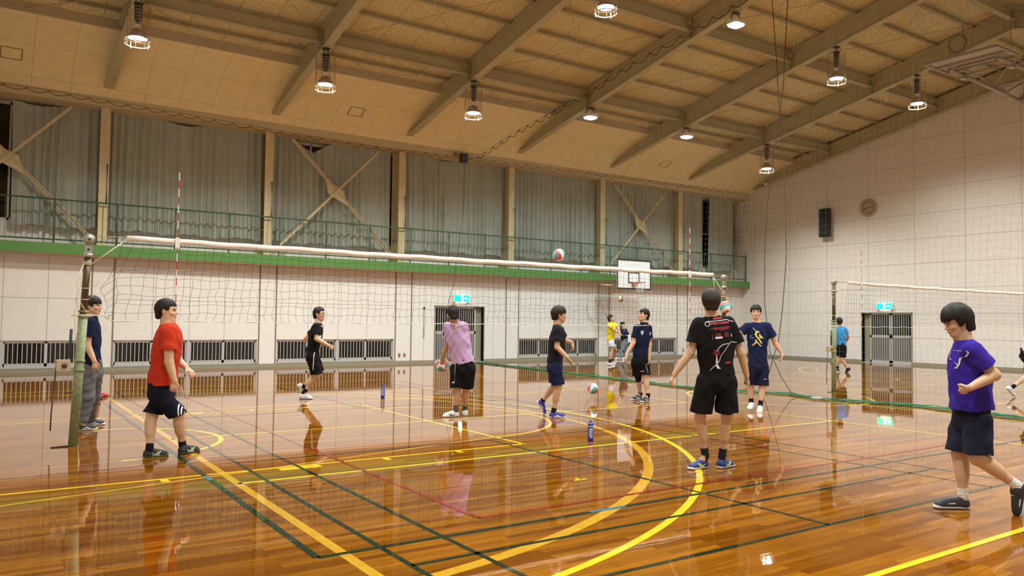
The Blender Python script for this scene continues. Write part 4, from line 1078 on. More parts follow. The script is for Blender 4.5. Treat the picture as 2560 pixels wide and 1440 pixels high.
# ------------------------------------------------------------------ people: implicit surfaces meshed with surface nets
class Field:
    def __init__(s, lo, hi, h):
        s.h = h; s.lo = np.array(lo, dtype=np.float32)
        n = np.maximum(4, np.ceil((np.array(hi)-np.array(lo))/h).astype(int)+1)
        s.ax = [s.lo[i]+h*np.arange(n[i], dtype=np.float32) for i in range(3)]
        s.D = np.full(tuple(n), 0.2, dtype=np.float32)
    def _sl(s, lo, hi):
        sl = []
        for i in range(3):
            a = int(np.floor((lo[i]-s.lo[i])/s.h)); b = int(np.ceil((hi[i]-s.lo[i])/s.h))+1
            sl.append(slice(max(0, a), max(0, min(s.D.shape[i], b))))
        return tuple(sl)
    def _pts(s, sl):
        return s.ax[0][sl[0]][:, None, None], s.ax[1][sl[1]][None, :, None], s.ax[2][sl[2]][None, None, :]
    def _join(s, sl, d, k, op):
        A = s.D[sl]
        if op == 'sub':
            d = -d
            if k > 0:
                # smooth maximum
                hh = np.clip(.5+.5*(d-A)/k, 0, 1); s.D[sl] = A*(1-hh)+d*hh + k*hh*(1-hh)
            else: s.D[sl] = np.maximum(A, d)
        else:
            if k > 0:
                hh = np.clip(.5+.5*(A-d)/k, 0, 1); s.D[sl] = A*(1-hh)+d*hh - k*hh*(1-hh)
            else: s.D[sl] = np.minimum(A, d)
    def cone(s, a, b, r1, r2, k=.02, sq=None, clip=None, op='add', bulge=0):
        """tapered capsule; sq=[(direction, factor)] thins it along a direction; clip=[(point, normal)] flat ends"""
        a = np.array(a, dtype=np.float32); b = np.array(b, dtype=np.float32); m = max(r1, r2)+bulge+k+2*s.h
        sl = s._sl(np.minimum(a, b)-m, np.maximum(a, b)+m)
        if any(q.start >= q.stop for q in sl): return
        X, Y, Z = s._pts(sl); ba = b-a; L2 = float(ba@ba)+1e-9
        px, py, pz = X-a[0], Y-a[1], Z-a[2]
        t = np.clip((px*ba[0]+py*ba[1]+pz*ba[2])/L2, 0, 1)
        qx, qy, qz = px-t*ba[0], py-t*ba[1], pz-t*ba[2]
        f = 1.0
        if sq:
            for n, fa in sq:
                c = qx*n[0]+qy*n[1]+qz*n[2]
                qx, qy, qz = qx+(fa-1)*c*n[0], qy+(fa-1)*c*n[1], qz+(fa-1)*c*n[2]
                f = max(f, fa)
        r = r1+(r2-r1)*t
        if bulge: r = r+bulge*np.sin(np.pi*np.clip(t, 0, 1))
        d = np.sqrt(qx*qx+qy*qy+qz*qz)-r
        if f > 1: d = d/((1+f)/2)
        if clip:
            for p, n in clip: d = np.maximum(d, (X-p[0])*n[0]+(Y-p[1])*n[1]+(Z-p[2])*n[2])
        s._join(sl, d, k, op)
    def ell(s, c, axes, rad, k=.02, op='add', clip=None):
        c = np.array(c, dtype=np.float32); m = max(rad)+k+2*s.h
        sl = s._sl(c-m, c+m)
        if any(q.start >= q.stop for q in sl): return
        X, Y, Z = s._pts(sl); px, py, pz = X-c[0], Y-c[1], Z-c[2]
        k0 = 0; k1 = 0
        for ax, r in zip(axes, rad):
            q = px*ax[0]+py*ax[1]+pz*ax[2]; k0 = k0+(q/r)**2; k1 = k1+(q/r/r)**2
        k0 = np.sqrt(k0); k1 = np.sqrt(k1)+1e-6
        d = k0*(k0-1)/k1
        if clip:
            for p, n in clip: d = np.maximum(d, (X-p[0])*n[0]+(Y-p[1])*n[1]+(Z-p[2])*n[2])
        s._join(sl, d.astype(np.float32), k, op)
    def plane(s, p, n):
        X, Y, Z = s._pts((slice(None),)*3)
        s.D = np.maximum(s.D, (X-p[0])*n[0]+(Y-p[1])*n[1]+(Z-p[2])*n[2]).astype(np.float32)
    def disp(s, fn):
        X, Y, Z = s._pts((slice(None),)*3); s.D = (s.D+fn(X, Y, Z)).astype(np.float32)
    def mesh(s):
        D = s.D; D[0] = D[-1] = .2; D[:, 0] = D[:, -1] = .2; D[:, :, 0] = D[:, :, -1] = .2
        I = (D < 0)
        n = np.array(D.shape)-1
        cnt = np.zeros(tuple(n), dtype=np.int8)
        for dx in (0, 1):
            for dy in (0, 1):
                for dz in (0, 1): cnt += I[dx:dx+n[0], dy:dy+n[1], dz:dz+n[2]]
        act = (cnt > 0) & (cnt < 8)
        ci = np.argwhere(act); N = len(ci)
        if N == 0: return np.zeros((0, 3)), np.zeros((0, 4), int)
        idx = np.full(tuple(n), -1, dtype=np.int32); idx[act] = np.arange(N)
        acc = np.zeros((N, 3)); w = np.zeros(N)
        cr = [(a, b, c) for a in (0, 1) for b in (0, 1) for c in (0, 1)]
        val = {c: D[ci[:, 0]+c[0], ci[:, 1]+c[1], ci[:, 2]+c[2]] for c in cr}
        for a in cr:
            for ax in range(3):
                if a[ax] == 0:
                    b = list(a); b[ax] = 1; b = tuple(b); va, vb = val[a], val[b]; mk = (va < 0) != (vb < 0)
                    t = np.where(mk, va/np.where(mk, va-vb, 1), 0)
                    P = np.tile(np.array(a, dtype=float), (N, 1)); P[:, ax] += t
                    acc[mk] += P[mk]; w[mk] += 1
        V_ = (ci+acc/w[:, None])*s.h+s.lo
        Q = []
        for ax in range(3):
            o = [slice(None)]*3; o2 = list(o); o[ax] = slice(0, -1); o2[ax] = slice(1, None)
            A, B = I[tuple(o)], I[tuple(o2)]; df = A != B
            e = np.argwhere(df)
            b_, c_ = [(1, 2), (2, 0), (0, 1)][ax]
            ok = (e[:, b_] > 0) & (e[:, c_] > 0) & (e[:, b_] < n[b_]) & (e[:, c_] < n[c_]); e = e[ok]
            def at(db, dc):
                q = e.copy(); q[:, b_] += db; q[:, c_] += dc; return idx[q[:, 0], q[:, 1], q[:, 2]]
            q = np.stack([at(-1, -1), at(0, -1), at(0, 0), at(-1, 0)], 1)
            fl_ = A[e[:, 0], e[:, 1], e[:, 2]]
            q[~fl_] = q[~fl_][:, ::-1]
            Q.append(q)
        return V_, np.concatenate(Q)

def field_object(F, name, mt, parent, label=None, smooth_it=0):
    v, q = F.mesh()
    o0 = origin_of(parent); v = v-np.array(o0)
    me = bpy.data.meshes.new(name); nq = len(q)
    me.vertices.add(len(v)); me.vertices.foreach_set('co', v.astype(np.float32).ravel())
    me.loops.add(nq*4); me.loops.foreach_set('vertex_index', q.astype(np.int32).ravel())
    me.polygons.add(nq); me.polygons.foreach_set('loop_start', np.arange(0, nq*4, 4, dtype=np.int32)); me.polygons.foreach_set('loop_total', np.full(nq, 4, dtype=np.int32))
    me.polygons.foreach_set('use_smooth', np.ones(nq, dtype=bool))
    me.materials.append(mt); me.update(calc_edges=True); me.validate()
    o = bpy.data.objects.new(name, me); COL.objects.link(o); o.parent = parent
    if smooth_it:
        sm = o.modifiers.new('smooth', 'SMOOTH'); sm.factor = .5; sm.iterations = smooth_it
    o['_n'] = 0; del o['_n']
    return tag(o, label)

def nrm(v):
    v = np.array(v, dtype=float); return v/(np.linalg.norm(v)+1e-9)

def decal(parent, target, name, mt, shapes, c, S, U, off=.004, back=.5, label=None):
    """lays flat shapes (2d points, faces) on the surface of target; S right, U up, seen from S x U"""
    me = target.data; o0 = Vector(origin_of(target))
    bvh = BVHTree.FromPolygons([v.co+o0 for v in me.vertices], [tuple(p.vertices) for p in me.polygons])
    S = Vector(nrm(S)); U = Vector(nrm(np.array(U)-np.dot(U, S)*np.array(S))); N = S.cross(U); c = Vector(c)
    mb = MB()
    for vs, fs in shapes:
        out = []; last = None
        for x, y in vs:
            P = c+S*x+U*y
            hit = bvh.ray_cast(P+N*back, -N, back*1.6)
            if hit[0] is not None: last = hit[0]+N*off
            out.append(last if hit[0] is not None else (P if last is None else last))
        mb.add(out, fs)
    return mb.build(name, mt, parent, label)
def shp_text(txt, size, dx=0, dy=0, **k):
    vs, fs = text_mesh(txt, size, **k); return ([(v.x+dx, v.y+dy) for v in vs], fs)
def shp_line(pts, w, step=.012):
    P = []
    for (a, b) in zip(pts, pts[1:]):
        n = max(1, int(math.hypot(b[0]-a[0], b[1]-a[1])/step))
        for i in range(n): P.append((a[0]+(b[0]-a[0])*i/n, a[1]+(b[1]-a[1])*i/n))
    P.append(pts[-1]); vs = []; fs = []
    ws = w if callable(w) else (lambda t: w)
    for i, p in enumerate(P):
        a = P[max(0, i-1)]; b = P[min(len(P)-1, i+1)]; L = math.hypot(b[0]-a[0], b[1]-a[1])+1e-9; nx, ny = -(b[1]-a[1])/L, (b[0]-a[0])/L; h = ws(i/(len(P)-1))/2
        vs += [(p[0]-nx*h, p[1]-ny*h), (p[0]+nx*h, p[1]+ny*h)]
    for i in range(len(P)-1): fs.append((2*i, 2*i+2, 2*i+3, 2*i+1))
    return vs, fs
def shp_rect(x0, x1, y0, y1, step=.015):
    return shp_line([(x0, (y0+y1)/2), (x1, (y0+y1)/2)], y1-y0, step)
def shp_blob(pts):
    return pts, [tuple(range(len(pts)))]

SKINS = {'a': (0.52, 0.32, 0.19), 'b': (0.60, 0.38, 0.24), 'c': (0.46, 0.28, 0.16)}
def skin_mat(k): return mat('skin_'+k, SKINS[k], 0.5, noise=(9, 0.06))
M_hair = mat('black_hair', (0.009, 0.007, 0.006), 0.55, spec=0.3, bump=(160, .5, .003))
M_hairb = mat('dark_brown_hair', (0.018, 0.011, 0.007), 0.55, spec=0.3, bump=(160, .5, .003))
M_eye = mat('eye_dark', (0.015, 0.01, 0.008), 0.15); M_eyew = mat('eye_white', (0.6, 0.57, 0.53), 0.3)
M_lip = mat('lips', (0.36, 0.14, 0.10), 0.5)
def cloth(name, col, **k): return mat('cloth_'+name, col, 0.95, spec=0.15, noise=(6, .05), bump=(55, .12, .004), **k)

def person(J, name_label, opt, vox=.006):
    """J: joints in world metres; opt: clothing, colours, head direction, hand hints"""
    J = {k: np.array(v, dtype=float) for k, v in J.items()}
    fat = opt.get('fat', 1.0)
    foot = (J['heL']+J['heR']+J['toL']+J['toR'])/4
    root = empty('person', (round(float(foot[0]), 3), round(float(foot[1]), 3), 0), name_label, 'person', 'players and onlookers in the hall')
    skin = skin_mat(opt.get('skin', 'a'))
    U0 = nrm((J['shL']+J['shR'])/2-J['pel'])
    S = nrm(J['shR']-J['shL']); S = nrm(S-np.dot(S, U0)*U0); F = nrm(np.cross(U0, S))
    hs_ = J['hipR']-J['hipL']; Sp = nrm(hs_); Fp = nrm(np.cross((0, 0, 1), Sp))
    chest = (J['shL']+J['shR'])/2-U0*.10
    # head frame
    hf = nrm(opt['face']); hu = nrm(np.array((0, 0, 1.0))-hf[2]*hf); hr = np.cross(hf, hu)
    hc = J['head']+hu*.0; hk = opt.get('hs', 1.0)
    neck = J['neck']
    H = lambda f, r, u: hc+hk*(hf*f+hr*r+hu*u)
    allp = np.array(list(J.values())); lo = allp.min(0)-.17; hi = allp.max(0)+.22; lo[2] = min(lo[2], -.03)
    lo[2] = -.02
    F_ = Field(lo, hi, vox)
    AX = (hf, hr, hu)
    # --- head
    F_.ell(H(-.012, 0, .025), AX, (.094*hk, .074*hk, .096*hk), .01)
    F_.ell(H(.030, 0, -.040), AX, (.060*hk, .054*hk, .074*hk), .03)
    F_.ell(H(.056, 0, -.098), AX, (.026*hk, .026*hk, .020*hk), .03)
    F_.cone(H(.0, -.045, -.055), H(.05, -.015, -.095), .022, .018, .03); F_.cone(H(.0, .045, -.055), H(.05, .015, -.095), .022, .018, .03)
    if vox < .0075:
        F_.cone(H(.082, -.035, .020), H(.086, .035, .020), .010, .010, .018)
        for sg in (-1, 1):
            F_.ell(H(.093, sg*.030, .000), AX, (.016, .017, .011), .010, 'sub')
            F_.ell(H(.062, sg*.036, -.030), AX, (.022, .020, .018), .02)
        F_.cone(H(.088, 0, .006), H(.104, 0, -.028), .007, .0115, .010)
        F_.ell(H(.095, 0, -.036), AX, (.012, .017, .008), .008)
        F_.ell(H(.086, 0, -.060), AX, (.012, .022, .007), .008); F_.ell(H(.083, 0, -.071), AX, (.012, .019, .007), .007)
    else: F_.cone(H(.085, 0, .0), H(.10, 0, -.030), .008, .012, .012)
    for sg in (-1, 1): F_.ell(H(-.012, sg*.077, -.012), AX, (.018, .009, .030), .006)
    # --- neck and trunk
    F_.cone(H(-.022, 0, -.05), neck, .053*fat, .056*fat, .02)
    F_.cone(neck, chest, .056, .09, .05)
    F_.cone(chest+U0*.02, J['pel'], .135*fat, .13*fat, .04, sq=[(F, 1.45)])
    F_.cone(J['shL'], J['shR'], .048, .048, .05)
    F_.cone(J['pel']+np.array((0, 0, .02)), (J['hipL']+J['hipR'])/2, .12*fat, .11*fat, .05, sq=[(Fp, 1.2)])
    for sd, sg in (('L', -1), ('R', 1)):
        sh, el, wr, ti = J['sh'+sd], J['el'+sd], J['wr'+sd], J['ti'+sd]
        F_.cone(sh, el, .050*fat, .040*fat, .03); F_.cone(el, wr, .041*fat, .026, .02, bulge=.004)
        # hand
        d = nrm(ti-wr); ln = min(.20, max(.165, np.linalg.norm(ti-wr)))
        pn = nrm(opt.get('palm'+sd, -S*sg)); pn = nrm(pn-np.dot(pn, d)*d)
        th = nrm(opt.get('thumb'+sd, F)); sv = nrm(np.cross(d, pn)); sv = sv if np.dot(sv, th) > 0 else -sv
        pl = ln*.50
        F_.cone(wr, wr+d*pl*.85, .023, .031, .015, sq=[(pn, 1.9)])
        if vox < .0075:
            curl = opt.get('curl'+sd, .35)
            for fi, (o_, fl_) in enumerate(((.026, .92), (.009, 1.0), (-.009, .95), (-.025, .76))):
                b0 = wr+d*pl*(.93 if fi in (1, 2) else .88)+sv*o_
                d1 = nrm(d*math.cos(curl)+pn*math.sin(curl)+sv*o_*2.2); d2 = nrm(d*math.cos(curl*2.3)+pn*math.sin(curl*2.3)+sv*o_*1.0); d3 = nrm(d*math.cos(curl*3.3)+pn*math.sin(curl*3.3))
                L = ln*.5*fl_
                p1 = b0+d1*L*.45; p2 = p1+d2*L*.32; p3 = p2+d3*L*.23
                F_.cone(b0-d*.012, p1, .0098, .0090, .003); F_.cone(p1, p2, .0090, .0084, .003); F_.cone(p2, p3, .0084, .0074, .003)
            t0 = wr+d*ln*.12+sv*.022; td = nrm(d*.75+sv*.62+pn*.25); t1 = t0+td*ln*.22; t2 = t1+nrm(d*.95+sv*.25+pn*.3)*ln*.17
            F_.cone(t0, t1, .0135, .0110, .006); F_.cone(t1, t2, .0110, .0085, .003)
        else:
            F_.cone(wr+d*pl*.8, ti, .028, .016, .01, sq=[(pn, 1.8)])
            t0 = wr+d*ln*.15+sv*.02; F_.cone(t0, t0+nrm(d+sv*.8)*ln*.32, .012, .009, .006)
        # leg
        hp, kn, an = J['hip'+sd], J['kn'+sd], J['an'+sd]; he, to = J['he'+sd], J['to'+sd]
        fd = nrm(to-he)
        F_.cone(hp, kn, .078*fat, .053*fat, .04); F_.cone(kn, an, .050*fat, .034, .02)
        bk = nrm(fd - np.dot(fd, nrm(an-kn))*nrm(an-kn))
        F_.cone(kn+(an-kn)*.22-bk*.014, kn+(an-kn)*.52-bk*.012, .046*fat, .040*fat, .04)
        F_.ell(kn+bk*.012, (bk, nrm(np.cross(bk, an-kn)), nrm(an-kn)), (.044*fat, .045*fat, .055), .02)
        F_.cone(an, an+(he+fd*.12-an)*.6, .033, .028, .02)
    body = field_object(F_, 'body', skin, root, smooth_it=1)
    # --- face details
    if opt.get('facial', True):
        for sg in (-1, 1):
            e_ = MB(); c_ = H(.0775, sg*.031, .001)
            def disk(mb, c, rf, rr, ru, n=10, m2=6):
                vs = []; fs = []
                for i in range(m2+1):
                    t = math.pi*i/m2
                    for j in range(n):
                        a = 2*math.pi*j/n; vs.append(tuple(c+hf*rf*math.sin(t)*math.cos(a)+hr*rr*math.sin(t)*math.sin(a)+hu*ru*math.cos(t)))
                for i in range(m2):
                    for j in range(n): fs.append((i*n+j, i*n+(j+1) % n, (i+1)*n+(j+1) % n, (i+1)*n+j))
                mb.add(vs, fs, 0, True)
            disk(e_, c_, .011, .013, .0055); ey = e_.build('eye', M_eyew, root)
            e_ = MB(); disk(e_, c_+hf*.0075, .0045, .0062, .0058); e_.build('iris', M_eye, ey)
            e_ = MB(); e_.tube([H(.083, sg*.044, .006), H(.0895, sg*.031, .0095), H(.088, sg*.018, .005)], .0022, 5); e_.build('eyelid', M_hair, ey)
            e_ = MB(); e_.tube([H(.079, sg*.050, .024), H(.091, sg*.036, .030), H(.093, sg*.016, .026)], [.0025, .0042, .003], 6); e_.build('eyebrow', M_hair, root)
        e_ = MB(); e_.tube([H(.088, -.021, -.066), H(.0965, -.008, -.0645), H(.0965, .008, -.0645), H(.088, .021, -.066)], [.0025, .0045, .0045, .0025], 6); e_.build('lips', M_lip, root)
    # --- hair
    hl = opt.get('hair', {})
    G = Field(hc-.2, hc+.2, min(vox, .006))
    big = hl.get('big', 1.0)
    G.ell(H(-.016, 0, .036), AX, (.108*hk*big, .090*hk*big, .102*hk*big), .01)
    G.cone(H(-.050, 0, .0), H(-.058, 0, -.05-hl.get('nape', 0)), .078*big, .062*big, .03)
    if hl.get('side', 0) > 0:
        for sg in (-1, 1): G.cone(H(-.02, sg*.052, .02), H(-.025, sg*.050, -.035*hl['side']*2), .040, .036, .02)
    X, Y, Z = G._pts((slice(None),)*3)
    a = (X-hc[0])*hf[0]+(Y-hc[1])*hf[1]+(Z-hc[2])*hf[2]; b = (X-hc[0])*hr[0]+(Y-hc[1])*hr[1]+(Z-hc[2])*hr[2]; c = (X-hc[0])*hu[0]+(Y-hc[1])*hu[1]+(Z-hc[2])*hu[2]
    fr = hl.get('fringe', .045); jag = .007*np.sin(b*95+1.0)+.004*np.sin(b*210)
    rem = np.maximum(-(a-(.035+.25*np.clip(c, -.1, .06))), c-fr-jag-np.abs(b)*.15)                   # face
    rem = np.minimum(rem, np.maximum(-(a-(-.028)), c-hl.get('ear', .018)+.012*np.sin(a*60)))           # round the ears
    rem = np.minimum(rem, c+.085+hl.get('nape', 0)+.006*np.sin(b*120))                              # nape
    D = np.maximum(G.D, -rem)
    ang = np.arctan2(b, a+.02)
    D = D + (.0022*np.sin(ang*34+c*30) + .0016*np.sin(ang*71+a*40) + .003*np.sin(b*40+a*31)*np.sin(a*47+1)*(c > .03))
    if hl.get('messy'): D = D+.004*np.sin(a*70+b*30)*np.sin(b*80+c*25)
    G.D = D.astype(np.float32)
    hm = M_hairb if hl.get('brown') else M_hair
    if hl.get('long'):
        G2 = Field(hc-.28, hc+.2, vox)
        G2.D = np.full(G2.D.shape, .2, np.float32)
    field_object(G, 'hair', hm, root)
    if hl.get('long'):
        g = Field(hc-.3, hc+.15, vox); g.cone(H(-.05, 0, .02), H(-.06, 0, -.16), .085, .075, .02, sq=[(hf, 1.3)])
        g.cone(H(-.02, -.07, .0), H(-.02, -.07, -.13), .03, .025, .02); g.cone(H(-.02, .07, .0), H(-.02, .07, -.13), .03, .025, .02)
        field_object(g, 'long_hair', hm, root)
    # --- shirt
    st = opt['shirt']; sm_ = cloth(st['name'], st['col']); hem = J['pel']-U0*st.get('drop', .03); w_ = st.get('w', .178)*fat; ww = st.get('waist', .170)*fat; sqf = st.get('sq', 1.42)
    T = Field(lo, hi, vox)
    ch2 = chest-U0*.02
    T.cone(ch2, hem-U0*.1, w_*.93, ww, .05, sq=[(F, sqf)], clip=[(hem, -U0)])
    T.cone(ch2+U0*.035, ch2-U0*.10, w_*.90, w_*.96, .06, sq=[(F, sqf)])
    if st.get('belly'): T.ell(hem+U0*.16+F*.05, (F, S, U0), (.10+st['belly'], .14, .17), .06, clip=[(hem, -U0)])
    T.cone(J['shL']-S*-.01, J['shR']-S*.01, .060*fat, .060*fat, .06)
    T.cone(neck-U0*.045, neck-U0*.005, .074, .062, .03, clip=[(neck+U0*.016, U0)])
    for sd in 'LR':
        sh, el = J['sh'+sd], J['el'+sd]; fr_ = st.get('sleeve', .60); dd = nrm(el-sh); e_ = sh+(el-sh)*fr_
        if fr_ > 1: e_ = J['wr'+sd]; 
        if fr_ > 1:
            T.cone(sh, el, .062*fat, .055, .03); T.cone(el, e_, .054, .042, .03, clip=[(e_, nrm(e_-el))])
        else: T.cone(sh, e_+dd*.06, .066*fat, .076*fat*st.get('slw', 1.0), .035, clip=[(e_, dd)])
    sd_ = opt.get('seed', 1)
    def folds(X, Y, Z):
        a = (X-hem[0])*S[0]+(Y-hem[1])*S[1]+(Z-hem[2])*S[2]; b = (X-hem[0])*F[0]+(Y-hem[1])*F[1]; c = Z-hem[2]
        return .0034*np.sin(c*34+5*np.sin(a*11+sd_)+3*b*8)*np.exp(-np.clip(c, 0, 1)*2.2) + .0030*np.sin((a+c*.55)*42+sd_*2)*.8 + .0022*np.sin((a-c*.7)*55+2*np.sin(c*9)) + .003*np.sin(a*30+b*22+sd_)*np.exp(-np.clip(c, 0, 1)*9)
    T.disp(folds)
    # the hem and sleeve ends stay clean
    shirt = field_object(T, st.get('part', 'shirt'), sm_, root)
    if st.get('collar'):
        K = Field(neck-.14, neck+.14, min(vox, .005)); nn = nrm(U0*.8-F*.25)
        K.cone(neck-U0*.03+F*.006, neck+U0*.030, .082, .066, 0, clip=[(neck+U0*.030, U0), (neck-U0*.028, -U0)]); K.cone(neck-U0*.06, neck+U0*.06, .068, .058, 0, op='sub')
        K.cone(neck+F*.09-U0*.01, neck+F*.02-U0*.02, .018, .010, 0, op='sub')
        field_object(K, 'collar', cloth(st['collar'][0], st['collar'][1]), root)
    elif st.get('rib'):
        ring = MB(); n = 26; c0 = neck+U0*.006+F*.006; pts = [tuple(c0+S*.062*math.cos(2*math.pi*i/n)+F*.060*math.sin(2*math.pi*i/n)-U0*.022*math.sin(2*math.pi*i/n)) for i in range(n)]
        ring.tube(pts, .007, 6, closed=True); ring.build('neckband', sm_, root)
    # --- shorts or trousers
    so = opt['shorts']; B = Field(lo, hi, vox); bm = cloth(so['name'], so['col']); fr_ = so.get('len', .72); wd = so.get('w', .098)*fat
    hipm = (J['hipL']+J['hipR'])/2
    B.cone(J['pel']+np.array((0, 0, .03)), hipm-np.array((0, 0, .0)), .146*fat, .150*fat, .04, sq=[(Fp, 1.22)], clip=[(J['pel']+U0*.06, U0)])
    for sd in 'LR':
        hp, kn, an = J['hip'+sd], J['kn'+sd], J['an'+sd]; dk = nrm(kn-hp)
        if so.get('long'):
            B.cone(hp, kn, .098*fat, .074*fat, .04); e_ = kn+(an-kn)*.97; B.cone(kn, e_, .074*fat, so.get('cuff', .062), .03, clip=[(e_, nrm(an-kn))])
        else:
            e_ = hp+(kn-hp)*fr_; hn = nrm(dk+np.array((0, 0, -.9))); B.cone(hp, e_+dk*.07, wd*.96, wd*so.get('flare', 1.02), .018, clip=[(e_, hn)])
    def folds2(X, Y, Z):
        a = X*Sp[0]+Y*Sp[1]; b = X*Fp[0]+Y*Fp[1]
        return .0042*np.sin(a*38+5*np.sin(Z*9+sd_)+b*12)*.8+.003*np.sin(Z*(60 if so.get('long') else 26)+a*30+sd_)
    B.disp(folds2)
    shorts = field_object(B, 'trousers' if so.get('long') else 'shorts', bm, root)
    # --- shoes and socks
    sp = opt['shoes']; sk = opt['socks']
    for sd in 'LR':
        he, to, an, kn = J['he'+sd], J['to'+sd], J['an'+sd], J['kn'+sd]; d = nrm(to-he)
        up = (an-he); up = nrm(up-np.dot(up, d)*d)
        if abs(he[2]-to[2]) < .03: up = nrm(np.array((0, 0, 1.0))-d[2]*d)
        sv = np.cross(d, up); L = np.linalg.norm(to-he)
        mn = np.minimum(he, to)-.09; mx = np.maximum(he, to)+.17; vx = min(vox, .005)
        W = Field(mn, mx, vx)
        a_, b_ = he+d*.045+up*.045, to-d*.055+up*.030
        fl0 = he+up*.012
        W.cone(a_, b_, .041, .034, .02, sq=[(up, 1.05)], clip=[(fl0, -up)])
        W.cone(he+d*.05+up*.03, to-d*.06+up*.024, .040, .043, .015, sq=[(up, 1.3)], clip=[(fl0, -up)])
        W.cone(he+d*.058+up*.04, he+d*.062+up*.085, .040, .037, .02, clip=[(he+up*.098, nrm(up+d*.1))])
        W.cone(he+d*.09+up*.07, to-d*.09+up*.045, .030, .024, .03)
        upp = field_object(W, 'shoe', mat('shoe_'+sp['name'], sp['col'], .55), root)
        Wd = Field(mn, mx, vx)
        Wd.cone(he+d*.042+up*.014, to-d*.048+up*.014, .042, .046, 0, sq=[(up, 2.6)], clip=[(he+up*.001, -up)])
        Wd.cone(he+d*.042+up*.020, to-d*.048+up*.018, .041, .044, 0, sq=[(up, 2.6)], clip=[(he+up*.001, -up)])
        field_object(Wd, 'sole', mat('sole_'+sp.get('soleN', 'white'), sp.get('sole', (.75, .74, .72)), .6), upp)
        if 'mark' in sp:
            for sg in (-1, 1):
                Sx = d*sg; shapes = []
                if sp['mark'] == 'cross':
                    shapes = [shp_line([(-.045, .022), (.0, .035), (.05, .062)], .007, .006), shp_line([(-.05, .05), (.0, .033), (.045, .012)], .006, .006), shp_line([(.012, .064), (-.005, .012)], .006, .006), shp_line([(.035, .064), (.018, .014)], .006, .006)]
                elif sp['mark'] == 'swoop':
                    shapes = [shp_line([(-.055, .036), (-.02, .030), (.005, .044), (.02, .030), (.06, .026)], lambda t: .004+.010*math.sin(math.pi*t), .006)]
                elif sp['mark'] == 'patch':
                    shapes = [shp_blob([(-.03, .012), (.04, .012), (.055, .05), (.0, .055)])]
                if sg == -1: shapes = [([(-x, y) for x, y in vs], [tuple(reversed(f)) for f in fs]) for vs, fs in shapes]
                decal(upp, upp, 'side_mark', mat('mark_'+sp['name'], sp['markc'], .5), shapes, (he+to)/2-d*0.01, Sx, up, .0035, .15)
            lc = MB(); 
            for q in range(4):
                t_ = .40+.07*q; c_ = he+d*(L*t_)+up*(.098-.012*q); lc.tube([tuple(c_+sv*.022-up*.006), tuple(c_+up*.003), tuple(c_-sv*.022-up*.006)], .0028, 5)
            lc.build('laces', mat('mark_'+sp['name'], sp['markc'], .5), upp)
        if not so.get('long'):
            K = Field(np.minimum(an, he)-.10, np.maximum(an, kn)+.10, vx); da = nrm(kn-an); e_ = an+(kn-an)*sk.get('h', .16)
            K.cone(he+d*.06+up*.06, an, .035, .036, .02); K.cone(an-da*.02, e_+da*.03, .0375, .041, .015, clip=[(e_, da)])
            K.disp(lambda X, Y, Z: .0012*np.sin(Z*300))
            field_object(K, 'sock', cloth(sk['name'], sk['col']), root)
    info = dict(root=root, shirt=shirt, shorts=shorts, body=body, S=S, F=F, U=U0, Sp=Sp, Fp=Fp, chest=chest, hem=hem, J=J, hc=hc)
    return info
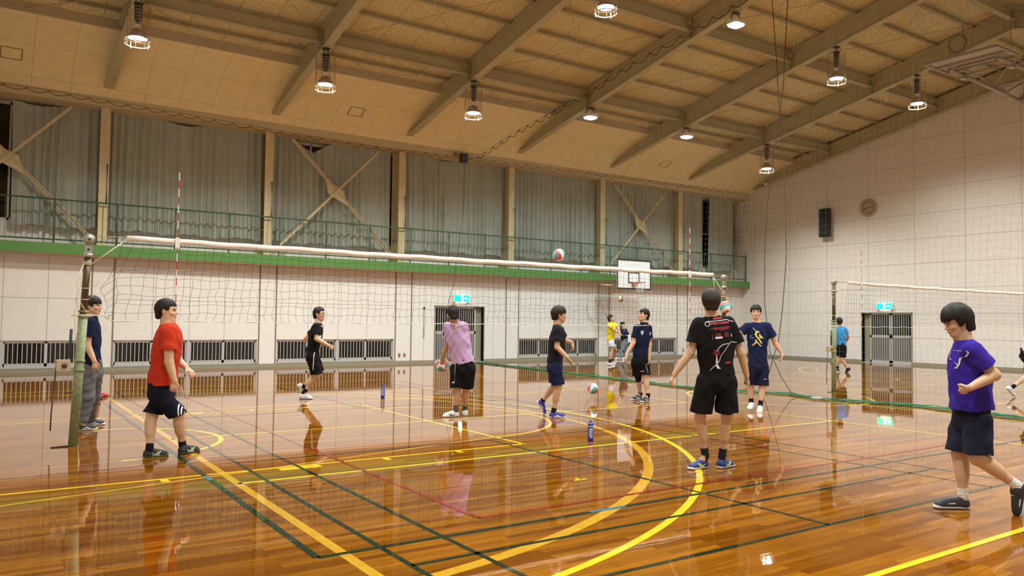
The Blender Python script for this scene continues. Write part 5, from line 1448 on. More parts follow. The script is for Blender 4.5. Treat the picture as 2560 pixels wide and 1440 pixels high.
# joints of every figure, metres in the hall frame
PEOPLE = {
 'red': {'head': (-0.318, -1.253, 1.558), 'neck': (-0.310, -1.252, 1.425), 'pel': (-0.339, -1.201, 0.782), 'shR': (-0.334, -1.437, 1.343), 'elR': (-0.323, -1.466, 1.022), 'wrR': (-0.271, -1.491, 0.826), 'tiR': (-0.284, -1.476, 0.692), 'shL': (-0.245, -1.086, 1.337), 'elL': (-0.167, -1.088, 1.021), 'wrL': (-0.092, -1.195, 0.938), 'tiL': (-0.021, -1.300, 0.865), 'hipR': (-0.389, -1.275, 0.692), 'knR': (-0.172, -1.259, 0.429), 'anR': (-0.103, -1.143, 0.100), 'heR': (-0.151, -1.175, 0.000), 'toR': (0.098, -1.070, 0.000), 'hipL': (-0.288, -1.127, 0.692), 'knL': (-0.417, -1.133, 0.439), 'anL': (-0.443, -1.208, 0.094), 'heL': (-0.509, -1.215, 0.000), 'toL': (-0.242, -1.172, -0.000)},
 'lnavy': {'head': (-0.750, 1.344, 1.621), 'neck': (-0.767, 1.363, 1.463), 'pel': (-0.743, 1.377, 0.847), 'shR': (-0.806, 1.187, 1.406), 'elR': (-0.817, 1.173, 1.102), 'wrR': (-0.738, 1.129, 0.907), 'tiR': (-0.725, 1.127, 0.763), 'shL': (-0.732, 1.548, 1.403), 'elL': (-0.697, 1.574, 1.114), 'wrL': (-0.671, 1.569, 0.873), 'tiL': (-0.658, 1.566, 0.733), 'hipR': (-0.793, 1.302, 0.757), 'knR': (-0.772, 1.283, 0.422), 'anR': (-0.828, 1.312, 0.096), 'heR': (-0.911, 1.322, -0.000), 'toR': (-0.642, 1.345, 0.000), 'hipL': (-0.692, 1.451, 0.757), 'knL': (-0.672, 1.612, 0.415), 'anL': (-0.691, 1.795, 0.075), 'heL': (-0.771, 1.810, -0.000), 'toL': (-0.502, 1.799, 0.000)},
 'hidden': {'head': (-0.361, 5.255, 1.482), 'neck': (-0.356, 5.259, 1.328), 'pel': (-0.343, 5.278, 0.766), 'shR': (-0.380, 5.073, 1.274), 'elR': (-0.386, 5.053, 1.019), 'wrR': (-0.367, 5.052, 0.790), 'tiR': (-0.357, 5.051, 0.652), 'shL': (-0.328, 5.449, 1.269), 'elL': (-0.328, 5.498, 1.004), 'wrL': (-0.308, 5.496, 0.769), 'tiL': (-0.298, 5.496, 0.627), 'hipR': (-0.394, 5.204, 0.676), 'knR': (-0.324, 5.354, 0.389), 'anR': (-0.315, 5.540, 0.098), 'heR': (-0.374, 5.550, 0.000), 'toR': (-0.107, 5.508, 0.000), 'hipL': (-0.293, 5.353, 0.676), 'knL': (-0.221, 5.621, 0.403), 'anL': (-0.139, 5.878, 0.120), 'heL': (-0.219, 5.914, 0.000), 'toL': (0.039, 5.834, 0.000)},
 'runner': {'head': (3.178, 3.613, 1.568), 'neck': (3.165, 3.629, 1.413), 'pel': (3.097, 3.701, 0.883), 'shR': (3.071, 3.491, 1.334), 'elR': (3.065, 3.421, 1.118), 'wrR': (3.263, 3.341, 0.997), 'tiR': (3.352, 3.309, 0.910), 'shL': (3.235, 3.791, 1.331), 'elL': (3.069, 3.999, 1.110), 'wrL': (3.233, 3.870, 0.994), 'tiL': (3.307, 3.797, 0.966), 'hipR': (3.047, 3.627, 0.793), 'knR': (3.171, 3.646, 0.438), 'anR': (3.015, 3.847, 0.142), 'heR': (2.936, 3.921, 0.000), 'toR': (3.133, 3.736, 0.000), 'hipL': (3.148, 3.775, 0.793), 'knL': (3.243, 3.761, 0.479), 'anL': (3.015, 3.959, 0.207), 'heL': (2.921, 4.021, 0.252), 'toL': (3.040, 3.952, 0.020)},
 'lilac': {'head': (3.975, 0.096, 1.582), 'neck': (4.044, 0.151, 1.461), 'pel': (4.181, 0.113, 0.848), 'shL': (3.995, 0.285, 1.385), 'elL': (4.034, 0.345, 1.111), 'wrL': (4.018, 0.488, 0.894), 'tiL': (4.067, 0.559, 0.727), 'shR': (4.158, 0.066, 1.389), 'elR': (4.306, 0.257, 1.118), 'wrR': (4.252, 0.520, 0.933), 'tiR': (4.162, 0.563, 0.825), 'hipL': (4.119, 0.191, 0.758), 'knL': (4.135, 0.203, 0.433), 'anL': (4.125, 0.227, 0.112), 'heL': (4.185, 0.217, 0.000), 'toL': (3.926, 0.294, 0.000), 'hipR': (4.243, 0.034, 0.758), 'knR': (4.281, 0.172, 0.430), 'anR': (4.331, 0.296, 0.094), 'heR': (4.302, 0.239, 0.000), 'toR': (4.441, 0.470, 0.000)},
 'dark': {'head': (5.440, -0.664, 1.597), 'neck': (5.419, -0.642, 1.448), 'pel': (5.403, -0.602, 0.860), 'shR': (5.314, -0.772, 1.351), 'elR': (5.304, -0.789, 1.096), 'wrR': (5.410, -0.902, 0.942), 'tiR': (5.499, -0.956, 0.822), 'shL': (5.553, -0.522, 1.347), 'elL': (5.669, -0.508, 1.183), 'wrL': (5.751, -0.587, 1.160), 'tiL': (5.785, -0.628, 1.017), 'hipR': (5.352, -0.677, 0.770), 'knR': (5.418, -0.680, 0.477), 'anR': (5.384, -0.618, 0.123), 'heR': (5.320, -0.576, 0.000), 'toR': (5.556, -0.706, 0.000), 'hipL': (5.453, -0.528, 0.770), 'knL': (5.539, -0.450, 0.492), 'anL': (5.439, -0.251, 0.228), 'heL': (5.355, -0.194, 0.227), 'toL': (5.463, -0.256, -0.013)},
 'polo': {'head': (8.361, 0.532, 1.620), 'neck': (8.372, 0.532, 1.462), 'pel': (8.336, 0.586, 0.836), 'shR': (8.242, 0.588, 1.370), 'elR': (8.147, 0.582, 1.093), 'wrR': (8.027, 0.625, 0.884), 'tiR': (7.975, 0.643, 0.743), 'shL': (8.443, 0.487, 1.380), 'elL': (8.472, 0.483, 1.079), 'wrL': (8.454, 0.472, 0.802), 'tiL': (8.426, 0.474, 0.652), 'hipR': (8.238, 0.593, 0.746), 'knR': (8.381, 0.696, 0.452), 'anR': (8.534, 0.789, 0.120), 'heR': (8.580, 0.811, 0.000), 'toR': (8.310, 0.806, 0.000), 'hipL': (8.424, 0.563, 0.746), 'knL': (8.403, 0.525, 0.462), 'anL': (8.417, 0.461, 0.123), 'heL': (8.463, 0.498, 0.000), 'toL': (8.203, 0.427, 0.000)},
 'black': {'head': (4.170, -4.818, 1.712), 'neck': (4.182, -4.819, 1.561), 'pel': (4.244, -4.834, 1.001), 'shL': (4.070, -4.739, 1.478), 'elL': (4.018, -4.690, 1.201), 'wrL': (3.888, -4.590, 0.971), 'tiL': (3.829, -4.543, 0.820), 'shR': (4.329, -4.915, 1.494), 'elR': (4.443, -4.978, 1.191), 'wrR': (4.522, -4.984, 0.962), 'tiR': (4.555, -4.988, 0.818), 'hipL': (4.161, -4.777, 0.911), 'knL': (4.161, -4.686, 0.520), 'anL': (4.260, -4.667, 0.143), 'heL': (4.311, -4.653, 0.000), 'toL': (4.042, -4.638, 0.000), 'hipR': (4.326, -4.890, 0.911), 'knR': (4.391, -4.832, 0.522), 'anR': (4.421, -4.754, 0.133), 'heR': (4.353, -4.753, -0.000), 'toR': (4.622, -4.729, 0.000)},
 'navyt': {'head': (8.986, -1.554, 1.681), 'neck': (9.003, -1.557, 1.517), 'pel': (9.036, -1.547, 0.841), 'shR': (8.875, -1.467, 1.433), 'elR': (8.744, -1.371, 1.288), 'wrR': (8.618, -1.297, 1.532), 'tiR': (8.572, -1.248, 1.668), 'shL': (9.152, -1.655, 1.444), 'elL': (9.281, -1.728, 1.145), 'wrL': (9.357, -1.808, 0.970), 'tiL': (9.303, -1.824, 0.816), 'hipR': (8.962, -1.496, 0.751), 'knR': (8.976, -1.444, 0.433), 'anR': (9.024, -1.422, 0.149), 'heR': (9.095, -1.393, 0.048), 'toR': (8.854, -1.515, 0.030), 'hipL': (9.111, -1.598, 0.751), 'knL': (9.094, -1.601, 0.420), 'anL': (9.052, -1.592, 0.116), 'heL': (9.108, -1.549, 0.008), 'toL': (8.884, -1.699, -0.013)},
 'purple': {'head': (4.645, -7.002, 1.539), 'neck': (4.696, -7.030, 1.399), 'pel': (4.772, -7.053, 0.830), 'shL': (4.586, -7.156, 1.301), 'elL': (4.681, -7.271, 1.115), 'wrL': (4.459, -7.189, 1.016), 'tiL': (4.491, -7.063, 0.957), 'shR': (4.876, -6.942, 1.309), 'elR': (4.983, -6.943, 1.078), 'wrR': (4.779, -6.943, 0.934), 'tiR': (4.616, -6.975, 0.896), 'hipR': (4.822, -6.979, 0.740), 'knR': (4.762, -6.959, 0.436), 'anR': (4.762, -6.984, 0.117), 'heR': (4.809, -7.014, 0.000), 'toR': (4.568, -6.836, 0.000), 'hipL': (4.721, -7.128, 0.740), 'knL': (4.684, -7.136, 0.444), 'anL': (4.899, -7.324, 0.242), 'heL': (4.963, -7.368, 0.258), 'toL': (4.930, -7.332, -0.028)},
 'yellow': {'head': (15.723, 9.786, 1.587), 'neck': (15.728, 9.791, 1.424), 'pel': (15.736, 9.814, 0.827), 'shR': (15.583, 9.747, 1.356), 'elR': (15.679, 9.592, 1.211), 'wrR': (15.815, 9.482, 1.078), 'tiR': (15.909, 9.446, 0.998), 'shL': (15.909, 9.791, 1.371), 'elL': (15.936, 9.658, 1.237), 'wrL': (15.918, 9.557, 1.090), 'tiL': (15.950, 9.491, 1.011), 'hipR': (15.686, 9.740, 0.737), 'knR': (15.703, 9.713, 0.493), 'anR': (15.641, 9.740, 0.156), 'heR': (15.542, 9.795, 0.009), 'toR': (15.795, 9.704, -0.010), 'hipL': (15.787, 9.889, 0.737), 'knL': (16.114, 9.971, 0.491), 'anL': (16.193, 10.222, 0.134), 'heL': (16.227, 10.284, 0.000), 'toL': (16.137, 10.030, 0.000)},
 'girl': {'head': (18.701, 12.480, 1.339), 'neck': (18.705, 12.484, 1.215), 'pel': (18.785, 12.453, 0.718), 'shR': (18.602, 12.485, 1.137), 'elR': (18.620, 12.411, 0.906), 'wrR': (18.744, 12.229, 0.941), 'tiR': (18.819, 12.175, 0.988), 'shL': (18.838, 12.469, 1.138), 'elL': (18.894, 12.346, 0.907), 'wrL': (18.757, 12.220, 0.926), 'tiL': (18.639, 12.250, 0.956), 'hipR': (18.727, 12.421, 0.628), 'knR': (18.640, 12.450, 0.393), 'anR': (18.495, 12.517, 0.114), 'heR': (18.588, 12.490, 0.007), 'toR': (18.324, 12.546, -0.001), 'hipL': (18.860, 12.475, 0.628), 'knL': (18.839, 12.463, 0.391), 'anL': (18.798, 12.462, 0.112), 'heL': (18.884, 12.456, 0.004), 'toL': (18.614, 12.449, -0.003)},
 'blue': {'head': (19.932, 4.010, 1.566), 'neck': (19.937, 4.014, 1.405), 'pel': (19.996, 4.001, 0.851), 'shL': (19.817, 4.099, 1.342), 'elL': (19.797, 4.182, 1.143), 'wrL': (19.927, 4.283, 0.991), 'tiL': (20.022, 4.319, 0.915), 'shR': (20.072, 3.925, 1.346), 'elR': (20.228, 3.892, 1.100), 'wrR': (20.310, 4.026, 0.935), 'tiR': (20.333, 4.109, 0.895), 'hipL': (19.926, 4.049, 0.761), 'knL': (19.974, 4.056, 0.455), 'anL': (19.969, 4.095, 0.157), 'heL': (19.902, 4.080, 0.025), 'toL': (20.155, 4.176, 0.024), 'hipR': (20.067, 3.953, 0.761), 'knR': (20.018, 3.964, 0.385), 'anR': (20.125, 3.859, 0.118), 'heR': (20.177, 3.763, 0.140), 'toR': (20.229, 3.974, -0.020)},
 'white': {'head': (16.554, -2.790, 1.759), 'neck': (16.518, -2.756, 1.581), 'pel': (16.426, -2.663, 0.951), 'shR': (16.311, -2.816, 1.479), 'elR': (16.187, -2.780, 1.210), 'wrR': (16.353, -2.861, 1.061), 'tiR': (16.434, -2.920, 1.129), 'shL': (16.725, -2.686, 1.479), 'elL': (16.867, -2.733, 1.205), 'wrL': (17.022, -2.841, 1.251), 'tiL': (17.091, -2.890, 1.312), 'hipR': (16.375, -2.738, 0.861), 'knR': (16.378, -2.722, 0.466), 'anR': (16.081, -2.514, 0.209), 'heR': (15.964, -2.433, 0.188), 'toR': (16.128, -2.536, -0.000), 'hipL': (16.476, -2.589, 0.861), 'knL': (16.802, -2.719, 0.521), 'anL': (16.978, -2.751, 0.158), 'heL': (16.957, -2.674, -0.000), 'toL': (17.020, -2.937, 0.000)},
}
VR = np.array((0.8274, -0.5617, 0.0)); VF = np.array((0.5617, 0.8274, 0.0)); UP = np.array((0, 0, 1.0))
BLACK = ('black', (.008, .008, .009)); NAVY = ('navy', (.010, .014, .045)); DNAVY = ('dark_navy', (.009, .010, .022))
W_SOCK = dict(name='white_sock', col=(.65, .63, .60)); B_SOCK = dict(name='black_sock', col=(.012, .012, .014)); G_SOCK = dict(name='grey_sock', col=(.09, .09, .10), h=.22)
def D(info, part, name, mt, c, mpp, px, S=VR, U=UP, off=.004, back=.35, label=None):
    """px: list of (kind, ...) with offsets in photo pixels from the anchor, mpp metres per pixel"""
    sh = []
    for it in px:
        k = it[0]
        if k == 'l': sh.append(shp_line([(a*mpp, b*mpp) for a, b in it[1]], it[2]*mpp, .010))
        elif k == 'r': x0, x1, y0, y1 = it[1]; sh.append(shp_rect(x0*mpp, x1*mpp, y0*mpp, y1*mpp))
        elif k == 't': sh.append(shp_text(it[1], it[2]*mpp, it[3]*mpp, it[4]*mpp, **(it[5] if len(it) > 5 else {})))
        elif k == 'b': sh.append(shp_blob([(a*mpp, b*mpp) for a, b in it[1]]))
    return decal(info['root'], info[part], name, mt, sh, c, S, U, off, back, label)
pr = lambda n, c: mat('print_'+n, c, .6)
C_ = {}
def cast(key, lab, vox, **o):
    C_[key] = person(PEOPLE[key], lab, o, vox); return C_[key]

i = cast('red', 'man in orange red shirt and dark shorts with white side stripes walking right', .0055,
    face=VR+.12*VF, fat=1.10, skin='b', hair=dict(fringe=.05, ear=.016), seed=1, shirt=dict(name='orange_red', col=(.50, .040, .016), w=.172, waist=.178, drop=.0, sq=1.32, belly=.0, sleeve=.62, rib=True),
    shorts=dict(name='dark_navy', col=DNAVY[1], len=.93, w=.088), shoes=dict(name='black_lime', col=(.010, .010, .010), mark='cross', markc=(.62, .72, .50), soleN='dark', sole=(.05, .05, .05)), socks=B_SOCK,
    palmL=-UP+.2*VF, thumbL=-VF, curlL=.45, curlR=.45, thumbR=VR)
D(i, 'shirt', 'back_print', pr('dark_red', (.14, .012, .010)), (-0.444, -1.151, 1.167), .00429,
  [('l', [(2, 22), (12, 24)], 3), ('l', [(6, 28), (8, 14)], 2.5), ('l', [(0, 16), (14, 17)], 2.5), ('l', [(2, 11), (3, 2)], 2.5), ('l', [(10, 12), (12, 2)], 2.5), ('l', [(0, 6), (14, 6)], 2), ('l', [(-4, -12), (0, -26)], 4), ('l', [(4, -10), (13, -12)], 3), ('l', [(8, -8), (8, -26)], 3), ('l', [(3, -19), (14, -19)], 3), ('l', [(-6, -30), (-4, -32)], 3)], S=VR*.75-VF*.66)
D(i, 'shorts', 'side_stripes', pr('white', (.72, .72, .74)), (-0.174, -1.307, .596), .00429,
  [('l', [(-7+q, 38), (-1+q, 8), (5+q, -40)], 2.1) for q in (-1, 4.5, 10)], S=VR)

i = cast('lnavy', 'man in navy polo shirt and grey sweatpants standing half behind the left net post', .006,
    face=VR, skin='b', hair=dict(fringe=.022, ear=.004, big=1.05, nape=.01), seed=2, shirt=dict(name='navy', col=NAVY[1], w=.160, waist=.158, drop=.0, sleeve=.62, collar=NAVY, sq=1.4),
    shorts=dict(name='grey_melange', col=(.13, .13, .14), long=True, cuff=.058), shoes=dict(name='black_plain', col=(.012, .012, .014), mark='swoop', markc=(.6, .6, .62), sole=(.6, .6, .6)), socks=B_SOCK, curlR=.5, thumbR=VR)
D(i, 'shorts', 'thigh_mark', pr('black', (.01, .01, .01)), (-0.649, 1.324, .649), .00526, [('l', [(-2, 3), (-2, -3)], 1), ('l', [(2, 3), (2, -3)], 1), ('l', [(-2, 0), (2, 0)], 1)])

cast('hidden', 'person in a red shirt and red shoes standing hidden behind the man in grey sweatpants', .0085,
    face=VR, facial=False, skin='b', shirt=dict(name='orange_red', col=(.50, .040, .016), w=.125, waist=.125, sleeve=.6), shorts=dict(name='black', col=BLACK[1], len=.8, w=.085),
    shoes=dict(name='red_shoe', col=(.42, .02, .03), mark='swoop', markc=(.8, .78, .78), soleN='darkred', sole=(.08, .01, .02)), socks=B_SOCK, hair=dict(), seed=3)

i = cast('runner', 'man in black shirt with a white side panel jogging right along the barred windows', .0065,
    face=VR-.25*VF, skin='b', hair=dict(fringe=.060, ear=.016, messy=True), seed=4, shirt=dict(name='black', col=BLACK[1], w=.165, waist=.158, drop=.01, sleeve=.70, rib=True),
    shorts=dict(name='black', col=BLACK[1], len=.92, w=.100, flare=1.1), shoes=dict(name='white_black', col=(.66, .66, .70), mark='patch', markc=(.03, .03, .05), sole=(.7, .7, .7)), socks=B_SOCK, curlR=1.1, palmR=VF, thumbR=UP, curlL=1.0)
D(i, 'shirt', 'white_panel', pr('white', (.72, .72, .74)), (3.215, 3.608, 1.238), .00736, [('b', [(-10, 23), (-2, 20), (3, 15), (3, -10), (1, -20), (-1, -10), (-4, 8)])], S=VR)
D(i, 'shorts', 'side_stripe', pr('white', (.72, .72, .74)), (3.152, 3.675, .722), .00736, [('l', [(1, 22), (0, 0), (-1.5, -24)], 1.8)])

i = cast('lilac', 'man in lilac shirt seen from behind, stooping with a ball in his hands', .006,
    face=VF*.85-VR*.30-UP*.25, skin='c', facial=False, hair=dict(ear=.0, nape=.015, big=1.02), seed=5, shirt=dict(name='lilac', col=(.50, .33, .58), w=.178, waist=.180, drop=.02, sleeve=.68, slw=1.1),
    shorts=dict(name='black', col=BLACK[1], len=.93, w=.108, flare=1.05), shoes=dict(name='white_leather', col=(.68, .66, .62), mark='cross', markc=(.03, .03, .03)), socks=G_SOCK,
    palmL=np.array(BALL_LILAC)-np.array(PEOPLE['lilac']['wrL']), palmR=np.array(BALL_LILAC)-np.array(PEOPLE['lilac']['wrR']), thumbL=UP, thumbR=UP, curlL=.45, curlR=.45)
rl_ = random.Random(5)
glyphs = []
for row_, x0_, x1_, y_, h_ in ((0, -11, 10, 6, 5), (1, -12, 16, -3, 7)):
    x = x0_
    while x < x1_:
        w = rl_.uniform(2.2, 3.4); glyphs.append(('l', [(x, y_+h_/2), (x, y_-h_/2)], 1.3)); glyphs.append(('l', [(x, y_+rl_.choice([h_/2-1, 0, -h_/2+1])), (x+w, y_+rl_.choice([h_/2-1, 0]))], 1.2)); x += w+1.2
D(i, 'shirt', 'back_lettering', pr('cream', (.72, .60, .52)), (4.115, .136, 1.357), .00615, glyphs, S=i['S'], U=i['U'])
D(i, 'shirt', 'sleeve_number', pr('black', (.01, .01, .01)), (3.902, .285, 1.274), .00615, [('t', '6', 15, 0, 0, dict(bold=.002))], S=VR*.8-VF*.5)
D(i, 'shorts', 'side_panel', pr('white', (.72, .72, .74)), (4.066, .202, .674), .00615, [('b', [(-1, 27), (6, 26), (3, -24), (-3, -24)])], S=VR)

i = cast('dark', 'man in dark shirt and bright blue shoes stepping right under the near net', .006,
    face=VR+.05*VF, skin='a', hair=dict(fringe=.014, ear=.0, big=1.10, brown=True, nape=.0), seed=6, shirt=dict(name='charcoal', col=(.012, .013, .018), w=.150, waist=.150, drop=.02, sleeve=.66, rib=True, sq=1.25),
    shorts=dict(name='deep_navy', col=(.012, .014, .050), len=.86, w=.105, flare=1.0), shoes=dict(name='royal_blue', col=(.028, .022, .30), mark='swoop', markc=(.75, .75, .8)), socks=dict(name='black_sock', col=(.012, .012, .014), h=.10),
    palmR=-UP-.3*VF, thumbR=VF, palmL=-UP, thumbL=-VF, curlR=.25, curlL=.5)
D(i, 'shirt', 'back_print', pr('white', (.72, .72, .74)), (5.317, -.566, 1.261), .00619, [('l', [(0, 14), (-3, 4)], 3), ('l', [(4, 13), (2, 2)], 2), ('l', [(-4, 2), (3, 4)], 2), ('l', [(-4, -12), (0, -14)], 3)], S=VR*.8-VF*.6)
D(i, 'shirt', 'back_print', pr('orange', (.60, .30, .08)), (5.317, -.566, 1.261), .00619, [('l', [(-3, 0), (-4, -9)], 3), ('l', [(1, 0), (1, -10)], 2)], S=VR*.8-VF*.6)

i = cast('polo', 'man in navy polo shirt with one black knee pad looking up to the left', .006,
    face=-VR*.80-VF*.42+UP*.16, skin='b', hair=dict(fringe=.042, ear=.014), seed=7, shirt=dict(name='navy', col=NAVY[1], w=.150, waist=.145, drop=.02, sleeve=.66, collar=NAVY, sq=1.25),
    shorts=dict(name='black', col=BLACK[1], len=.86, w=.104, flare=1.0), shoes=dict(name='black_toecap', col=(.02, .02, .025), mark='cross', markc=(.7, .7, .7), sole=(.75, .70, .70)), socks=dict(name='black_sock', col=(.012, .012, .014), h=.10), curlR=.4, curlL=.5, thumbR=-VF, thumbL=-VF)
D(i, 'shirt', 'chest_crest', pr('pale_blue', (.35, .42, .55)), (8.331, .567, 1.288), .00754, [('b', [(-3.5, 5), (3.5, 5), (3.5, -1), (0, -6), (-3.5, -1)])])
D(i, 'shirt', 'sleeve_number', pr('white', (.72, .72, .74)), (8.465, .477, 1.267), .00754, [('t', '7', 9, 0, 0, dict(bold=.003))])
D(i, 'shorts', 'hem_mark', pr('white', (.72, .72, .74)), (8.382, .568, .565), .00754, [('l', [(-8, 0), (1, 1)], 1.2), ('l', [(5, 18), (10, 0), (11, -4)], .7)])
kp = Field(np.array(PEOPLE['polo']['knR'])-.2, np.array(PEOPLE['polo']['knR'])+.2, .0055); kA = np.array(PEOPLE['polo']['knR']); kd = nrm(np.array(PEOPLE['polo']['anR'])-kA); ku = nrm(np.array(PEOPLE['polo']['hipR'])-kA)
kp.cone(kA+ku*.10, kA+kd*.10, .068, .056, 0, clip=[(kA+ku*.09, ku), (kA+kd*.09, kd)]); kp.ell(kA-VF*.03, (VR, VF, UP), (.05, .04, .07), .02)
field_object(kp, 'knee_pad', cloth('knee_pad', (.010, .010, .012)), i['root'])

# the large figure in black, back to the camera
i = cast('black', 'tall man in black shirt with red and white print across his back', .005,
    face=VF+.06*VR, skin='a', facial=False, hair=dict(brown=True, ear=.002, nape=.0, big=1.04), seed=8, shirt=dict(name='black', col=BLACK[1], w=.186, waist=.176, drop=.03, sleeve=.66, slw=1.12, sq=1.45),
    shorts=dict(name='black', col=BLACK[1], len=.83, w=.108, flare=1.10), shoes=dict(name='navy_lime', col=(.014, .026, .16), mark='cross', markc=(.62, .80, .22), soleN='pale', sole=(.55, .55, .56)), socks=dict(name='charcoal_sock', col=(.02, .02, .022), h=.20),
    curlL=.55, curlR=.35, thumbL=VF, thumbR=-VR)
c0 = (4.228, -4.836, 1.293); mp = .00407
k9 = 1/9.0
def cp(x, y): return ((x-630)*k9, (700-y)*k9)       # from the enlarged study of the print to anchor offsets
hx = [cp(412+52*math.cos(math.pi/6+q*math.pi/3), 245-52*math.sin(math.pi/6+q*math.pi/3)) for q in range(7)]
Sb, Ub = i['S'], i['U']
D(i, 'shirt', 'white_print', pr('silver', (.62, .62, .64)), c0, mp, [('l', hx, 1.25), ('l', [cp(400, 192), cp(640, 188), cp(870, 178), cp(940, 215), cp(1015, 228)], 1.4), ('l', [cp(1045, 700), cp(900, 675), cp(650, 960), cp(615, 1060), cp(560, 1130), cp(470, 1200), cp(395, 1280)], 1.5),
   ('l', [cp(560, 860), cp(610, 780), cp(700, 715), cp(850, 703)], 1.7), ('b', [cp(548, 925), cp(558, 925), cp(575, 1120), cp(520, 1130)]), ('b', [cp(515, 1165), cp(570, 1150), cp(590, 1205), cp(630, 1245), cp(550, 1245)]), ('r', (*[cp(548, 0)[0], cp(715, 0)[0]], *[cp(0, 580)[1], cp(0, 535)[1]])), ('l', [cp(930, 500), cp(940, 560)], 2)], S=Sb, U=Ub)
D(i, 'shirt', 'red_print', pr('bright_red', (.58, .045, .05)), c0, mp, [('t', 'MISSION', 6.2, cp(660, 138)[0], cp(660, 138)[1], dict(bold=.0006, shear=.35)), ('t', 'SPIKE DOWN!', 7.2, cp(690, 242)[0], cp(690, 242)[1], dict(bold=.0010, spacing=1.08))]
   + [('l', [cp(x0, y), cp(x1, y-6)], .55) for x0, x1, y in ((545, 900, 335), (460, 960, 352), (520, 900, 368), (560, 890, 384), (665, 770, 402))]
   + [('l', [cp(550, 470), cp(680, 466)], 1.0), ('l', [cp(550, 508), cp(695, 502)], 1.6), ('l', [cp(488, 470), cp(495, 590)], 1.2)] + [('l', [cp(760, y), cp(862, y-3)], .9) for y in (470, 495, 522, 550)]
   + [('l', [cp(555+r_*math.cos(a/8*math.pi), 885+r_*math.sin(a/8*math.pi)) for a in range(17)] if False else [cp(555+r_*math.cos(a/8*math.pi), 885-r_*math.sin(a/8*math.pi)) for a in range(17)], .5) for r_ in (70, 52, 34, 18)]
   + [('l', [cp(740, 1110), cp(865, 1115)], 1.2), ('l', [cp(745, 1135), cp(862, 1138)], 2.2)], S=Sb, U=Ub)

i = cast('navyt', 'man in navy T-shirt with yellow print facing the camera and raising a ball', .0055,
    face=-VF-.28*VR, skin='b', hair=dict(fringe=.040, ear=.014, big=1.03), seed=9, shirt=dict(name='navy_tee', col=(.010, .015, .055), w=.168, waist=.165, drop=.03, sleeve=.60, slw=1.15, rib=True),
    shorts=dict(name='ink_navy', col=(.010, .012, .035), len=.95, w=.104, flare=.98), shoes=dict(name='white_knit', col=(.74, .74, .76), mark='patch', markc=(.55, .55, .6)), socks=dict(name='black_sock', col=(.012, .012, .014), h=.22),
    palmR=UP*1.0, thumbR=VR, curlR=.35, palmL=-VR*.5-UP*.2, thumbL=-VF, curlL=.55)
cq = lambda x, y: ((x-500)/4.5, (460-y)/4.5)
D(i, 'shirt', 'yellow_print', pr('pale_yellow', (.70, .62, .20)), (9.006, -1.547, 1.264), .00684, [('b', [cp_ for cp_ in [cq(468, 400), cq(485, 388), cq(505, 395), cq(510, 412), cq(495, 405), cq(480, 420), cq(482, 445), cq(505, 470), cq(495, 482), cq(470, 455), cq(458, 425)]]), ('l', [cq(505, 425), cq(520, 445), cq(548, 472)], 3), ('l', [cq(490, 465), cq(515, 500), cq(532, 530)], 3.2), ('b', [cq(500, 425), cq(522, 440), cq(528, 478), cq(508, 470)]), ('b', [cq(460, 490), cq(475, 482), cq(480, 505), cq(500, 520), cq(470, 530)]), ('l', [cq(470, 515), cq(450, 540), cq(435, 552)], 3), ('l', [cq(490, 520), cq(510, 545), cq(528, 562)], 3)], S=-i['S'], U=i['U'])
D(i, 'shirt', 'white_print', pr('white', (.72, .72, .74)), (9.006, -1.547, 1.264), .00684, [('l', [cq(440, 355), cq(474, 392)], 1.2), ('l', [cq(415, 445), cq(428, 445)], 1.0), ('l', [cq(415, 465), cq(452, 468)], .8)], S=-i['S'], U=i['U'])
D(i, 'shorts', 'hem_mark', pr('white', (.72, .72, .74)), (9.119, -1.589, .555), .00684, [('l', [(-4, -1), (4, 0)], 1.2)])

i = cast('purple', 'man in violet blue shirt walking left with bowed head, nearest at the right', .005,
    face=-VR-.05*VF-UP*.36, fat=1.08, skin='a', hair=dict(fringe=.022, ear=-.03, big=1.16, nape=.02, side=.5), seed=10, shirt=dict(name='violet', col=(.035, .018, .26), w=.160, waist=.178, drop=.0, sleeve=.66, slw=1.0, rib=True, sq=1.15, belly=.0),
    shorts=dict(name='slate_navy', col=(.012, .014, .030), len=.90, w=.100, flare=1.05), shoes=dict(name='black_white', col=(.020, .020, .028), mark='patch', markc=(.70, .70, .72)), socks=W_SOCK, curlL=1.15, palmL=VF*1.0+VR*.2, thumbL=UP, curlR=.8)
D(i, 'shirt', 'chest_mark', pr('silver', (.62, .62, .64)), (4.606, -6.964, 1.221), .00328, [('l', [(5, 25), (9, 22), (10, 10), (7, -8), (3, -20)], 2.2), ('l', [(4, 22), (0, 8), (2, -6), (6, -12)], 1.6)], S=VR, back=.3)
D(i, 'shorts', 'hem_mark', pr('silver', (.62, .62, .64)), (4.785, -7.049, .467), .00328, [('b', [(-4, -4), (3, -4), (6, 2), (4, 6), (-2, 5), (-6, 0)])], back=.3)

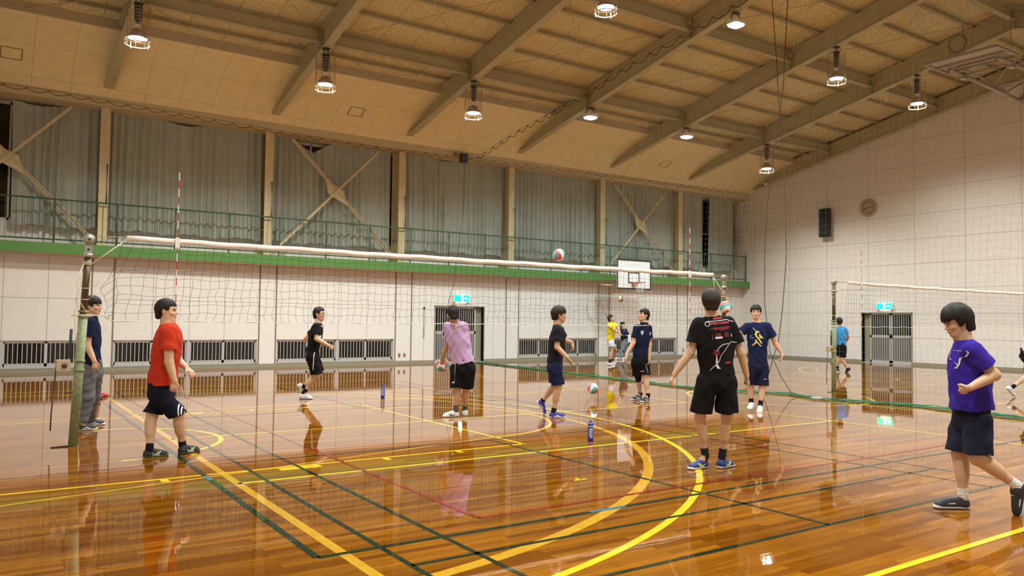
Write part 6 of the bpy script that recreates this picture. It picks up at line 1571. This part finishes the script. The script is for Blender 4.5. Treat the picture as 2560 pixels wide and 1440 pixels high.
i = cast('yellow', 'man in bright yellow shirt and white shorts passing a ball far off', .009,
    face=VR*.8-VF*.3+UP*.3, facial=False, skin='a', hair=dict(fringe=.04), seed=11, shirt=dict(name='yellow', col=(.72, .62, .02), w=.165, waist=.155, drop=.0, sleeve=.6), shorts=dict(name='white_shorts', col=(.60, .60, .64), len=.45, w=.105, flare=1.1),
    shoes=dict(name='white_black', col=(.66, .66, .70), mark='patch', markc=(.03, .03, .05)), socks=B_SOCK, palmR=UP, palmL=UP)
i = cast('girl', 'woman in navy top and pale jeans leaning with folded arms by the far windows', .009,
    face=VR*.5-VF*.8, facial=False, skin='b', hair=dict(fringe=.035, ear=-.02, long=True), seed=12, shirt=dict(name='navy', col=(.010, .014, .04), w=.145, waist=.140, drop=.0, sleeve=1.1, part='sweater'), shorts=dict(name='pale_denim', col=(.20, .24, .29), long=True, w=.09, cuff=.075),
    shoes=dict(name='white_leather', col=(.68, .66, .62), mark='cross', markc=(.3, .3, .3)), socks=W_SOCK)
D(i, 'shirt', 'chest_mark', pr('white', (.72, .72, .74)), (18.7, 12.2, 1.17), .015, [('b', [(-1, -1), (1, -1), (1, 1), (-1, 1)])])
t_ = MB(); gw = np.array(PEOPLE['girl']['wrR'])
t_.bar(gw+np.array((.02, -.05, .02)), gw+np.array((.03, -.06, -.26)), .12, .05, up=VF); t_.build('towel', M_white, None, 'small white towel hanging from the folded arms of the woman by the far windows', 'towel')
i = cast('blue', 'man in a bright blue shirt and black shorts running away behind the far net post', .0075,
    face=VF, facial=False, skin='b', hair=dict(ear=.004), seed=13, shirt=dict(name='sky_blue', col=(.05, .27, .60), w=.172, waist=.165, drop=.0, sleeve=.6), shorts=dict(name='black', col=BLACK[1], len=.78, w=.100, flare=1.08),
    shoes=dict(name='black_white', col=(.020, .020, .028), mark='patch', markc=(.70, .70, .72)), socks=dict(name='black_sock', col=(.012, .012, .014), h=.10))
i = cast('white', 'person in a white shirt running right, cut off by the right edge of the photo', .0075,
    face=VR, facial=False, skin='b', hair=dict(), seed=14, shirt=dict(name='white_tee', col=(.66, .66, .76), w=.165, waist=.160, drop=.0, sleeve=.6), shorts=dict(name='black', col=BLACK[1], len=.86, w=.104, flare=1.08),
    shoes=dict(name='white_teal', col=(.62, .70, .72), mark='patch', markc=(.02, .06, .07)), socks=B_SOCK)
D(i, 'shorts', 'side_panel', pr('teal_grey', (.28, .40, .40)), (16.363, -2.61, .78), .00849, [('b', [(-1, 16), (8, 16), (8, -24), (2, -20)])])
